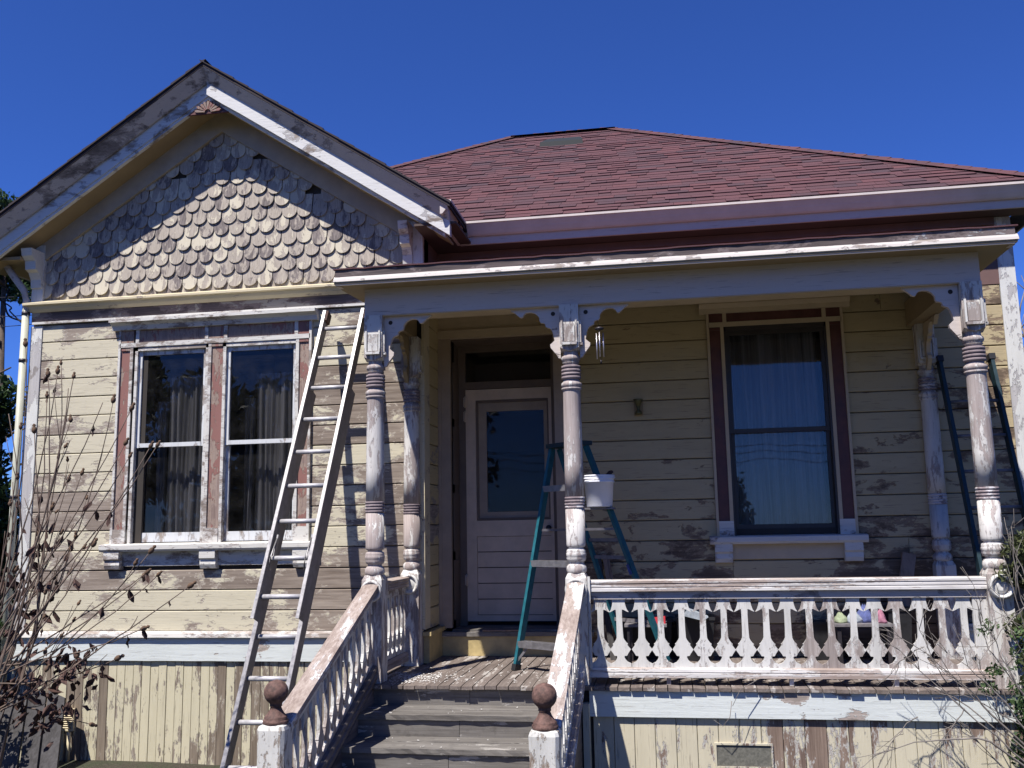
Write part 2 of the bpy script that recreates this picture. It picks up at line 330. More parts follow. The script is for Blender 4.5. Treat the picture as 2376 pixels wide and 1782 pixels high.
# asphalt roof shingles
k = NT('red asphalt shingles'); p = k.pos(); r = k.rnd()
gr = k.noise(p, 260, 2, .6); pt = k.noise(p, 1.2, 3, .5)
cr = k.n('ShaderNodeValToRGB'); cr.color_ramp.interpolation = 'LINEAR'
els = cr.color_ramp.elements; els[0].position = 0; els[0].color = (.060, .036, .044, 1); els[1].position = 1; els[1].color = (.116, .044, .047, 1)
e = els.new(.16); e.color = (.074, .038, .044, 1); e = els.new(.35); e.color = (.090, .039, .043, 1); e = els.new(.75); e.color = (.101, .043, .048, 1)
k.l(k.math('ADD', r, k.math('MULTIPLY', k.math('SUBTRACT', pt, .5), .5)), cr.inputs[0])
c = k.mix(k.ramp(gr, .3, .7), k.mix(.30, cr.outputs[0], (.025, .012, .016)), k.mix(.14, cr.outputs[0], (.28, .21, .22)))
k.l(c, k.b.inputs['Base Color']); k.b.inputs['Roughness'].default_value = .9; k.b.inputs['Specular IOR Level'].default_value = .2; k.bump(gr, .5, .002); M['roof'] = k.m
k = NT('dark roof edge'); k.b.inputs['Base Color'].default_value = (.035, .026, .03, 1); k.b.inputs['Roughness'].default_value = .9; M['roof_edge'] = k.m
# window glass
def glass(name, dust, tint=.85, refl=1.0):
    k = NT(name); tr = k.n('ShaderNodeBsdfTransparent'); tr.inputs[0].default_value = (tint, tint, tint * 1.02, 1)
    gl = k.n('ShaderNodeBsdfGlossy'); gl.inputs['Roughness'].default_value = .012; gl.inputs[0].default_value = (1, 1, 1, 1)
    bp = k.n('ShaderNodeBump'); k.put(bp.inputs['Height'], k.noise(k.vmul(k.pos(), (1, 1, .4)), 2.2, 1, .4)); bp.inputs['Strength'].default_value = .35; bp.inputs['Distance'].default_value = .012; k.l(bp.outputs[0], gl.inputs['Normal'])
    fr = k.n('ShaderNodeFresnel'); fr.inputs[0].default_value = 1.55
    mx = k.n('ShaderNodeMixShader'); k.l(k.math('MULTIPLY', fr.outputs[0], 1.0 * refl, clamp=True), mx.inputs[0]); k.l(tr.outputs[0], mx.inputs[1]); k.l(gl.outputs[0], mx.inputs[2])
    df = k.n('ShaderNodeBsdfDiffuse'); df.inputs[0].default_value = (.34, .33, .32, 1)
    n = k.noise(k.pos(), 7, 6, .7); n2 = k.noise(k.pos(), 120, 2, .5)
    f = k.math('ADD', k.math('MULTIPLY', k.ramp(n, .35, .75), dust), k.math('MULTIPLY', k.ramp(n2, .68, .74), dust * 2.))
    m2 = k.n('ShaderNodeMixShader'); k.l(f, m2.inputs[0]); k.l(mx.outputs[0], m2.inputs[1]); k.l(df.outputs[0], m2.inputs[2]); k.l(m2.outputs[0], k.out.inputs[0]); return k.m
M['glass'] = glass('dusty window glass', .03, .70, .45); M['glass_porch'] = glass('porch window glass', .045, .78, .85); M['glass_door'] = glass('dark door glass', .035, .8, .22)
k = NT('sheer curtain'); n = k.noise(k.vmul(k.pos(), (1, 1, .02)), 26, 4, .6)
k.l(k.mix(k.ramp(n, .3, .7), (.24, .235, .22), (.52, .51, .485)), k.b.inputs['Base Color']); k.b.inputs['Roughness'].default_value = .9
tr = k.n('ShaderNodeBsdfTransparent'); mx = k.n('ShaderNodeMixShader'); k.put(mx.inputs[0], k.ramp(n, .35, .65, .35, .05)); k.l(k.b.outputs[0], mx.inputs[1]); k.l(tr.outputs[0], mx.inputs[2]); k.l(mx.outputs[0], k.out.inputs[0]); M['curtain'] = k.m
# ground
k = NT('dry garden ground'); p = k.pos(); n = k.noise(p, 3, 8, .7); n2 = k.noise(p, 30, 4, .6)
c = k.mix(k.ramp(n, .4, .6), (.045, .036, .024), (.034, .044, .018)); c = k.mix(k.math('MULTIPLY', k.ramp(n2, .5, .7), .5), c, (.08, .068, .048)); k.l(c, k.b.inputs['Base Color']); k.b.inputs['Roughness'].default_value = 1; k.bump(k.math('ADD', n, n2), 1, .03); M['ground'] = k.m

# ------------------------------------------------------------ ground
GZ = -.74
g = MB(); N = 60
def gh(x, y): return GZ + .02 * math.sin(x * 1.7) * math.cos(y * 1.3) + (0 if y > -3 else min(.12 * (-3 - y), .35))
xs = sorted(set([-400, -150, -60, -30] + [i * .6 - 15 for i in range(51)] + [30, 60, 150, 400])); ys = sorted(set([-400, -150, -60, -30] + [i * .6 - 15 for i in range(41)] + [20, 60, 150, 400]))
v = [(x, y, gh(x, y)) for y in ys for x in xs]; nx = len(xs)
f = [(j * nx + i, j * nx + i + 1, (j + 1) * nx + i + 1, (j + 1) * nx + i) for j in range(len(ys) - 1) for i in range(nx - 1)]
g.add(v, f, 0, True); g.build('ground', M['ground'], kind='structure')

# ============================================================ HOUSE
H = empty('house', (0, 0, 0), 'old yellow wooden house with peeling paint, scaled gable and front porch', 'house')
def part(mb, name, mat, parent=None, label=None, kind=None): return mb.build(name, M[mat] if isinstance(mat, str) else mat, parent or H, label, kind=kind)
D = .547; PY = -.951; S = .18
rowz = [3.088 - S * i for i in range(0, 18)]        # the joints of the siding
XL = -3.90

# --- wing wall
b = MB()
b.box(XL + .02, -2.66, .005, .12, GZ - .1, 3.5); b.box(-2.66, -1.18, .005, .12, GZ - .1, 1.17); b.box(-2.66, -1.18, .005, .12, 3.0, 3.5); b.box(-1.18, -.02, .005, .12, GZ - .1, 3.5)
b.box(-2.06, -1.90, .005, .12, 1.17, 3.0)
b.box(XL + .02, XL + .12, .12, 8, GZ - .1, 3.9)
ww = part(b, 'wing_wall', 'backing', label='yellow front wall of the gabled wing with double window')
def siding(parent, mat, segs, z0, z1, yface, axis='x', joint=.0):
    """boards laid between the joints; segs: function(zlow, zhigh) -> list of (a,b)"""
    zs = [3.268] + rowz
    for i in range(len(zs) - 1):
        zh, zl = zs[i], zs[i + 1]
        if zl < z0 - .001 or zh > z1 + .2: continue
        for (a, c) in segs(zl, zh):
            cuts = [a]
            if c - a > 1.9 and random.random() < .7: cuts.append(random.uniform(a + .6, c - .6))
            cuts.append(c)
            for j in range(len(cuts) - 1):
                e0, e1 = cuts[j] + (.0015 if j else 0), cuts[j + 1] - .0015
                dy = random.uniform(-.002, .002); zt = min(zh, z1) - .0025; zb = zl + .005
                y = yface + dy; r = random.random()
                mb = MB()
                if axis == 'x':
                    prof = [(y + .022, zb - .003), (y + .003, zb), (y, zb + .004), (y, zt - .006), (y + .009, zt), (y + .022, zt)]
                    mb.prism(prof, 'x', e0, e1, r)
                else:
                    x = yface + dy
                    prof = [(x - .022, zb - .003), (x - .003, zb), (x, zb + .004), (x, zt - .006), (x - .009, zt), (x - .022, zt)]
                    mb.prism(prof, 'y', e0, e1, r)
                part(mb, 'siding_board', mat, parent)
def wing_segs(zl, zh):
    if zh > 1.10: return [(-3.765, -2.93), (-1.03, -.118)]
    if zh > .95: return [(-3.765, -.118)]
    return [(-3.765, -.118)]
siding(ww, 'wing_siding', wing_segs, .385, 3.26, -.018)
b = MB().box(XL + .02, -3.762, -.03, .02, .385, 3.25); b.box(XL + .018, XL + .03, -.028, .12, .385, 3.25); part(b, 'corner_board', 'white_corner', ww)
b = MB().box(-.122, .006, -.028, .0, .388, 2.92); b.box(.0, .026, -.03, .15, .40, 3.18); part(b, 'corner_board', 'cream_band', ww, 'cream corner board beside the engaged column')
# belly cornice of the gable
b = MB(); b.prism([(.004, 3.50), (-.05, 3.492), (-.115, 3.465), (-.115, 3.445), (-.10, 3.442), (-.085, 3.44), (.004, 3.44)], 'x', XL - .03, -.0); part(b, 'cornice_cap', 'cream_band', ww)
b = MB(); b.prism([(.004, 3.44), (-.085, 3.44), (-.07, 3.41), (-.045, 3.385), (.004, 3.385)], 'x', XL + .01, -.0); part(b, 'cornice_moulding', 'cream_band', ww)
b = MB().box(XL + .02, -.0, -.032, .004, 3.288, 3.385); part(b, 'frieze_board', 'frieze', ww)
b = MB().box(XL + .04, -.0, -.05, .004, 3.266, 3.288); part(b, 'bead_moulding', 'white_x', ww)
# base band and water table
b = MB(); b.prism([(.004, .392), (-.04, .388), (-.072, .372), (-.078, .340), (-.066, .336), (.004, .336)], 'x', XL - .02, -.2); part(b, 'water_table', 'white_x', ww)
b = MB().rough(XL + .0, -.2, -.045, .004, .136, .336, 24, .0015); part(b, 'base_band', 'white_band', ww)
# skirt boards of the wing
x = XL + .02
while x < -.22:
    w = random.choice([.079, .081, .083]); r = random.random(); dy = random.uniform(-.003, .003)
    mb = MB(); mb.prism([(x + .0008, -.0135 + dy), (x + .003, -.018 + dy), (x + w - .003, -.018 + dy), (x + w - .0008, -.0135 + dy), (x + w - .0008, .004), (x + .0008, .004)], 'z', GZ + .0, .136, r)
    part(mb, 'skirt_board', 'skirt', ww); x += w

# --- gable
gb = MB(); gb.add([(XL + .02, .006, 3.45), (-.02, .006, 3.45), (-.02, .006, 4.15), (-1.964, .006, 5.32), (XL + .02, .006, 4.15), (XL + .02, .1, 3.45), (-.02, .1, 3.45), (-.02, .1, 4.15), (-1.964, .1, 5.32), (XL + .02, .1, 4.15)],
    [(0, 1, 2, 3, 4), (9, 8, 7, 6, 5), (0, 5, 6, 1), (1, 6, 7, 2), (2, 7, 8, 3), (3, 8, 9, 4), (4, 9, 5, 0)]); gw = part(gb, 'gable_wall', 'backing')
AX = -1.964
def gl(x): return 5.061 - .645 * abs(x - AX)
W = .151; E_ = .1265; row = 0; z = 3.522
missing = [(-2.405, 4.62), (-1.62, 4.70), (-.98, 4.30)]
while z < 5.0:
    o = (row % 2) * .5 * W
    for i in range(-16, 17):
        cx = AX + .012 + i * W + o; cz = z
        if cx < XL + .12 or cx > -.10 or cz > gl(cx) - .03: continue
        if any(abs(cx - mx) < W * .52 and abs(cz + .05 - mz) < E_ * .62 for mx, mz in missing): continue
        hw = W * .5 - random.uniform(.0015, .006); L = .23; r = random.random(); tilt = random.gauss(0, .018); dz = random.gauss(0, .004) - (random.uniform(.01, .03) if random.random() < .04 else 0)
        pts = [(-hw, L), (-hw, hw)] + [(hw * math.cos(a), hw + hw * math.sin(a)) for a in [math.pi + math.pi * q / 9 for q in range(1, 9)]] + [(hw, hw), (hw, L)]
        v = []; yb = -.034 + random.uniform(-.004, .003); yt = -.006
        for t in (0, .009):
            for (px_, pz_) in pts:
                q = min(1, pz_ / L); xx = cx + px_ * math.cos(tilt) - (pz_ - L) * math.sin(tilt); v.append((xx, yb + (yt - yb) * q + t, cz + pz_ + dz + px_ * math.sin(tilt)))
        n = len(pts)
        mb = MB().add(v, [tuple(range(n)), tuple(range(n, 2 * n))[::-1]] + [(i_, (i_ + 1) % n, n + (i_ + 1) % n, n + i_) for i_ in range(n)], r)
        part(mb, 'scale_shingle', 'scale', gw)
    z += E_; row += 1
mb = MB()
x = XL + .13
while x < -.15:
    w = random.uniform(.03, .09); mb.box(x, x + w - .002, -.012, -.004, 3.47, 3.60); x += w
part(mb, 'starter_course', 'scale', gw)
def rake(name, mat, t0, t1, y0, y1, left=True, right=True, ext=0., yl=None, zf=None, parent=None, grow=0, under=0.):
    """board along both slopes of the gable; t0,t1: heights under the roof plane"""
    for sgn, on in ((-1, left), (1, right)):
        if not on: continue
        run = 2.31 + ext; ya = y0
        a = (AX, 5.56); n = 14; v = []; f = []
        for i in range(n + 1):
            q = i / n; x = AX + sgn * run * q; zz = 5.56 - .66 * run * q; j = random.uniform(-.003, .003) if grow else 0
            v += [(x, ya, zz - t0), (x, y1, zz - t0), (x, y1, zz - t1 + j), (x, ya + under, zz - t1 + j)]
        for i in range(n):
            for c_ in range(4): f.append((i * 4 + c_, i * 4 + (c_ + 1) % 4, i * 4 + 4 + (c_ + 1) % 4, i * 4 + 4 + c_))
        f += [(3, 2, 1, 0), (n * 4, n * 4 + 1, n * 4 + 2, n * 4 + 3)]
        part(MB().add(v, f), name, mat, parent)
RF = part(MB().add([(AX, .0, 5.545), (AX, 2.48, 5.545), (AX - 2.33, .0, 4.005), (AX - 2.33, 9, 4.005), (AX + 2.33, 0, 4.005), (AX + 2.33, .24, 4.005), (AX, 9, 5.545), (AX, .0, 5.50), (AX - 2.33, .0, 3.96), (AX + 2.33, 0, 3.96)],
    [(0, 2, 3, 6), (0, 1, 5, 4), (7, 8, 2, 0), (0, 4, 9, 7)]), 'wing_roof', 'roof', H)
# overhanging roof deck of the gable
for sgn in (-1, 1):
    v = [(AX, -.455, 5.56), (AX + sgn * 2.33, -.455, 5.56 - .66 * 2.33), (AX + sgn * 2.33, .3, 5.56 - .66 * 2.33), (AX, .3, 5.56), (AX, -.455, 5.53), (AX + sgn * 2.33, -.455, 5.53 - .66 * 2.33), (AX + sgn * 2.33, .3, 5.53 - .66 * 2.33), (AX, .3, 5.53)]
    part(MB().add(v, [(0, 1, 2, 3), (7, 6, 5, 4), (0, 4, 5, 1), (1, 5, 6, 2), (2, 6, 7, 3), (3, 7, 4, 0)]), 'roof_deck', 'roof_edge', RF)
    i = 0; q = 2.34
    while q > -.02:                                   # shingle courses seen on edge along the rake
        a0, a1 = q, max(q - .30, -.03); l0 = random.uniform(.006, .012)
        mb = MB(); X0, X1 = AX + sgn * a0, AX + sgn * a1; Z0, Z1 = 5.56 - .66 * a0, 5.56 - .66 * a1; yy = -.462 - random.uniform(0, .008)
        v = [(X0, yy, Z0 + .002), (X1, yy, Z1 + .002), (X1, .25, Z1 + .002), (X0, .25, Z0 + .002), (X0, yy, Z0 + .016 + l0), (X1, yy, Z1 + .006), (X1, .25, Z1 + .006), (X0, .25, Z0 + .016 + l0)]
        part(mb.add(v, [(0, 1, 2, 3)[::-1], (4, 5, 6, 7), (0, 1, 5, 4), (1, 2, 6, 5), (2, 3, 7, 6), (3, 0, 4, 7)]), 'roof_shingle', 'roof_edge', RF); q -= .145; i += 1
rake('rake_board', 'rake', .032, .150, -.448, -.33, right=False, grow=1, parent=RF, under=.088)
rake('rake_board', 'rake', .032, .150, -.448, -.34, left=False, grow=1, parent=RF, under=.084)
rake('inner_rake_board', 'rake_white', .140, .272, -.335, -.30, right=False, grow=1, parent=RF)  # left board set further back so the outer board shades it fully
rake('inner_rake_board', 'rake_white', .140, .272, -.368, -.30, left=False, grow=1, parent=RF)
rake('rake_moulding', 'rake_white', .268, .305, -.325, -.285, grow=1, parent=RF, ext=-.05)
rake('gable_soffit', 'tan_soffit', .265, .285, -.30, .0, parent=RF, ext=-.05)
# trim on the wall along the rake
for sgn in (-1, 1):
    v = []
    for y in (-.052, .004):
        v += [(AX, y, 5.29), (AX + sgn * 1.95, y, 5.29 - .66 * 1.95), (AX + sgn * 1.95, y, gl(AX + 1.95) + .0), (AX, y, gl(AX))]
    part(MB().add(v, [(0, 1, 2, 3), (7, 6, 5, 4), (0, 4, 5, 1), (1, 5, 6, 2), (2, 6, 7, 3), (3, 7, 4, 0)]), 'rake_trim', 'rake_trim', gw)
part(MB().box(XL + .02, -3.762, -.056, .0, 3.49, 4.05), 'corner_board', 'white_corner', gw)
part(MB().box(-.165, -.0, -.056, .0, 3.49, 4.02).box(-.0, .02, -.05, .15, 3.2, 3.95), 'corner_board', 'white_corner', gw)
for x0, x1 in ((XL + .022, -3.768), (-.158, -.07)):      # little stepped corbels under the rake ends
    part(MB().prism([(-.05, 3.62), (-.075, 3.62), (-.085, 3.70), (-.12, 3.76), (-.17, 3.78), (-.18, 3.86), (-.23, 3.90), (-.25, 3.97), (-.05, 3.97)], 'x', x0, x1), 'corbel', 'white_x', gw)
# carved sunburst at the peak
sb = part(MB().prism([(AX - .20, 5.12), (AX + .20, 5.12), (AX, 5.252)], 'y', -.322, -.30), 'sunburst', 'red_dark', gw, 'small carved sunburst board under the gable peak')
for i in range(9):
    a = math.pi * (i + .5) / 9; d = Vector((math.cos(a), 0, math.sin(a))); L = .115 if 2 <= i <= 6 else .135
    c0 = Vector((AX, -.33, 5.128)); t = Vector((-d.z, 0, d.x)); v = []
    for y in (-.336, -.322):
        for p_ in (c0 + d * .03 - t * .004, c0 + d * L * .85 - t * .013, c0 + d * L, c0 + d * L * .85 + t * .013, c0 + d * .03 + t * .004): v.append((p_.x, y, max(p_.z, 5.12)))
    part(MB().add(v, [(0, 1, 2, 3, 4), (9, 8, 7, 6, 5)] + [(j, (j + 1) % 5, 5 + (j + 1) % 5, 5 + j) for j in range(5)]), 'petal', 'red_z', sb)

# --- left eaves, downspout
part(MB().box(-4.27, XL + .02, -.25, 8, 3.86, 3.89), 'side_soffit', 'tan_soffit', RF)
part(MB().box(-4.31, -4.27, -.40, 8, 3.86, 4.02), 'side_fascia', 'rake', RF)
ds = part(MB().tube([(-3.925, -.06, 3.42), (-3.925, -.06, GZ + .1)], .034, seg=14), 'downspout', 'pipe', H, 'pale round downspout at the left corner')
part(MB().tube([(-4.30, -.10, 4.02), (-4.20, -.10, 3.93), (-3.95, -.07, 3.60), (-3.925, -.06, 3.50), (-3.925, -.06, 3.38)], .034, seg=12), 'elbow', 'rake', ds)
for z in (3.36, 2.9, 1.6): part(MB().tube([(-3.925, -.06, z), (-3.925, -.06, z + .03)], .039, seg=14), 'strap', 'dark_metal', ds)

# --- main block: wall behind the porch
b = MB()
b.box(.0, .136, D + .006, D + .12, GZ - .1, 3.95); b.box(.136, 1.116, D + .006, D + .12, 3.05, 3.95); b.box(.136, 1.116, D + .006, D + .12, GZ - .1, .32)
b.box(1.116, 2.70, D + .006, D + .12, GZ - .1, 3.95); b.box(2.70, 3.54, D + .006, D + .12, GZ - .1, 1.20); b.box(2.70, 3.54, D + .006, D + .12, 2.98, 3.95); b.box(3.54, 5.16, D + .006, D + .12, GZ - .1, 3.95)
b.box(5.05, 5.16, D + .12, 8, GZ - .1, 3.95)
mw = part(b, 'porch_wall', 'backing', label='shaded yellow wall under the porch roof')
def main_segs(zl, zh):
    if zl > 3.0: return [(1.35, 5.04)] if zl < 3.06 else [(1.35, 5.04)]
    if zh > 1.12: return [(1.352, 2.525), (3.715, 5.045)]
    return [(1.352, 5.045)]
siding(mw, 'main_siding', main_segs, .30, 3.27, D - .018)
part(MB().box(1.352, 5.045, D - .02, D + .006, .118, .385), 'base_board', 'main_siding', mw)
part(MB().box(5.045, 5.18, D - .03, D + .02, .30, 3.87), 'corner_board', 'white_corner', mw, 'tall white corner board at the right end')
part(MB().box(5.155, 5.178, D + .02, D + .14, .30, 3.87), 'corner_board', 'white_corner', mw)
part(MB().box(0.0, 5.045, D - .024, D + .004, 3.27, 3.87), 'frieze_board', 'brown_frieze', mw)
part(MB().box(0.0, 5.045, D - .045, D - .022, 3.80, 3.87), 'bed_moulding', 'brown_frieze', mw)
# right of the porch: base of the main wall
b = MB().box(4.45, 5.18, D - .045, D, .136, .336); part(b, 'base_band', 'white_band', mw)
part(MB().box(4.45, 5.20, D - .075, D, .338, .39), 'water_table', 'white_x', mw)
x = 4.46
while x < 5.12:
    part(MB().box(x + .002, x + .108, D - .022, D + .006, GZ, .136), 'skirt_board', 'skirt_right', mw); x += .11
# return wall between wing and porch wall
b = MB().box(-.12, -.004, .02, D + .12, GZ - .1, 4.0); rw = part(b, 'return_wall', 'backing')
siding(rw, 'return_siding', lambda a, c: [(.152, D - .022)], .385, 3.26, .018, axis='y')
part(MB().box(0, .05, .02, D, .116, .345), 'base_box', 'yellow_box', rw, 'dirty yellow base box')
part(MB().prism([(0, .345), (.075, .345), (.078, .36), (.05, .385), (0, .392)], 'y', -.02, D), 'base_cap', 'yellow_box', rw) if False else part(MB().box(0, .075, -.02, D, .347, .38), 'base_cap', 'yellow_box', rw)
part(MB().box(0, .02, .0, D, 3.27, 3.9), 'frieze_board', 'brown_frieze', rw)

# --- main roof: hipped
HX = 5.42; HM = .645; HH = 3.85; EY = .20; EZ = 4.075
RX = HX - HH; LX = .21; RZ = EZ + HM * HH; BY = EY + 2 * HH
v = [(LX - HH, EY, EZ), (HX, EY, EZ), (RX, EY + HH, RZ), (LX, EY + HH, RZ), (HX, BY, EZ), (LX - HH, BY, EZ)]
MR = part(MB().add(v, [(0, 1, 2, 3), (1, 4, 2), (4, 5, 3, 2), (5, 0, 3)], .5), 'main_roof', 'roof', H, 'low hipped roof of red brown asphalt shingles')
sl = math.sqrt(1 + HM * HM); nrm = Vector((0, -HM, 1)).normalized()
rows = []; ex = .118 / sl; y = EY - .02; ri = 0
def gable_top(x): return 5.58 - .66 * abs(x - AX)
stuff = MB(); count = 0
while y < EY + HH - .02:
    xl = LX - (EY + HH - y) + .02; xr = RX + (EY + HH - y) - .01; x = xl; zz = EZ + HM * (y - EY)
    if ri > 0: x = xl - random.uniform(0, .15)
    while x < xr:
        w = random.choice([.12, .16, .20, .24, .30]); xa, xb = max(x, xl), min(x + w - .003, xr)
        x += w
        if xb - xa < .02: continue
        zc = zz + .08 * HM
        if .5 * (xa + xb) < .36 and gable_top(.5 * (xa + xb)) > zc + .06: continue
        th = random.choice([.007, .007, .013, .015]); y2 = y + ex * 1.6; z2 = zz + HM * ex * 1.6
        nlo = nrm * (.004 + th); nhi = nrm * .004
        dy = random.uniform(-.002, .002)
        cl = lambda X, Y: min(max(X, LX - (EY + HH - Y)), RX + (EY + HH - Y))
        v = [(xa, y + dy, zz + dy * HM), (xb, y + dy, zz + dy * HM), (cl(xb, y2), y2, z2), (cl(xa, y2), y2, z2)]
        v += [tuple(Vector(v[0]) + nlo), tuple(Vector(v[1]) + nlo), tuple(Vector(v[2]) + nhi), tuple(Vector(v[3]) + nhi)]
        F = [(4, 5, 6, 7), (0, 1, 5, 4), (1, 2, 6, 5), (3, 0, 4, 7)]
        if count < 300 and xb > .3: part(MB().add(v, F), 'roof_shingle', 'roof', MR); count += 1
        else: stuff.add(v, F)
    y += ex; ri += 1
part(stuff, 'roof_shingles', 'roof', MR, kind='stuff')
# hip and ridge caps
def caps(p0, p1):
    p0 = Vector(p0); p1 = Vector(p1); d = (p1 - p0); n = int(d.length / .14); d /= n
    side = d.cross(Vector((0, 0, 1))).normalized() * .12
    for i in range(n):
        a = p0 + d * i; c_ = p0 + d * (i + 1.35); up = Vector((0, 0, .028)); dn = Vector((0, 0, -.02 if abs(d.z) < .01 else -.02)); l = random.uniform(.006, .014)
        v = [a + side + dn, a + up + Vector((0, 0, l)), a - side + dn, c_ + side + dn, c_ + up, c_ - side + dn, a + side + dn - Vector((0, 0, .02)), a - side + dn - Vector((0, 0, .02))]
        part(MB().add(v, [(0, 3, 4, 1), (1, 4, 5, 2), (0, 1, 2, 7, 6)]), 'ridge_cap', 'roof', MR)
caps((LX, EY + HH, RZ), (RX, EY + HH, RZ)); caps((HX, EY, EZ), (RX, EY + HH, RZ)); caps((LX - 2.5, EY + HH - 2.5, RZ - 2.5 * HM), (LX, EY + HH, RZ))
sk = MB(); sk.add([(x, y + .10, z + .06) for x, y, z in [(.69, 3.12, 5.95), (1.25, 3.12, 5.95), (1.21, 3.30, 6.08), (.76, 3.30, 6.08), (.70, 3.12, 6.035), (1.24, 3.12, 6.035), (1.20, 3.30, 6.15), (.77, 3.30, 6.15)]], [(0, 1, 5, 4), (1, 2, 6, 5), (2, 3, 7, 6), (3, 0, 4, 7), (4, 5, 6, 7)])
k = NT('green roof vent'); k.b.inputs['Base Color'].default_value = (.010, .014, .013, 1); k.b.inputs['Roughness'].default_value = .6
part(sk, 'roof_vent', k.m, MR)
# eaves of the main roof
part(MB().box(.40, HX, EY + .10, D - .02, 3.875, 3.895), 'eaves_soffit', 'soffit_dark', MR)
part(MB().box(.02, .40, -.34, D - .02, 3.875, 3.895), 'eaves_soffit', 'soffit_dark', MR)
part(MB().box(.44, HX, EY + .075, EY + .10, 3.868, 4.05), 'fascia_board', 'fascia', MR)
part(MB().box(.272, .298, -.36, EY + .08, 3.868, 4.05).box(.298, .44, EY + .07, EY + .10, 3.868, 3.99), 'fascia_board', 'fascia', MR)
part(MB().box(5.40, HX, EY + .10, 8, 3.868, 4.05), 'fascia_board', 'fascia', MR)
gp = [(.0, .0), (.020, .0), (.034, .012), (.056, .045), (.064, .060), (.090, .098), (.100, .102), (.100, .122), (.086, .122), (.084, .104), (.058, .064), (.018, .008), (.006, .008), (.006, .115), (.0, .115)]
part(MB().prism([(EY + .075 - a, 3.942 + c_) for a, c_ in gp], 'x', .375, HX + .01), 'gutter', 'gutter', MR, 'white gutter along the front eaves')
part(MB().prism([(.275 + a, 3.942 + c_) for a, c_ in gp], 'y', -.42, EY + .0), 'gutter', 'gutter', MR, 'short white gutter beside the gable')
part(MB().prism([(.275, 3.942), (.295, 3.942), (.33, 3.985), (.345, 4.01), (.375, 4.052), (.375, 4.064), (.275, 4.064)], 'y', -.428, -.42), 'gutter_end_cap', 'gutter', MR)

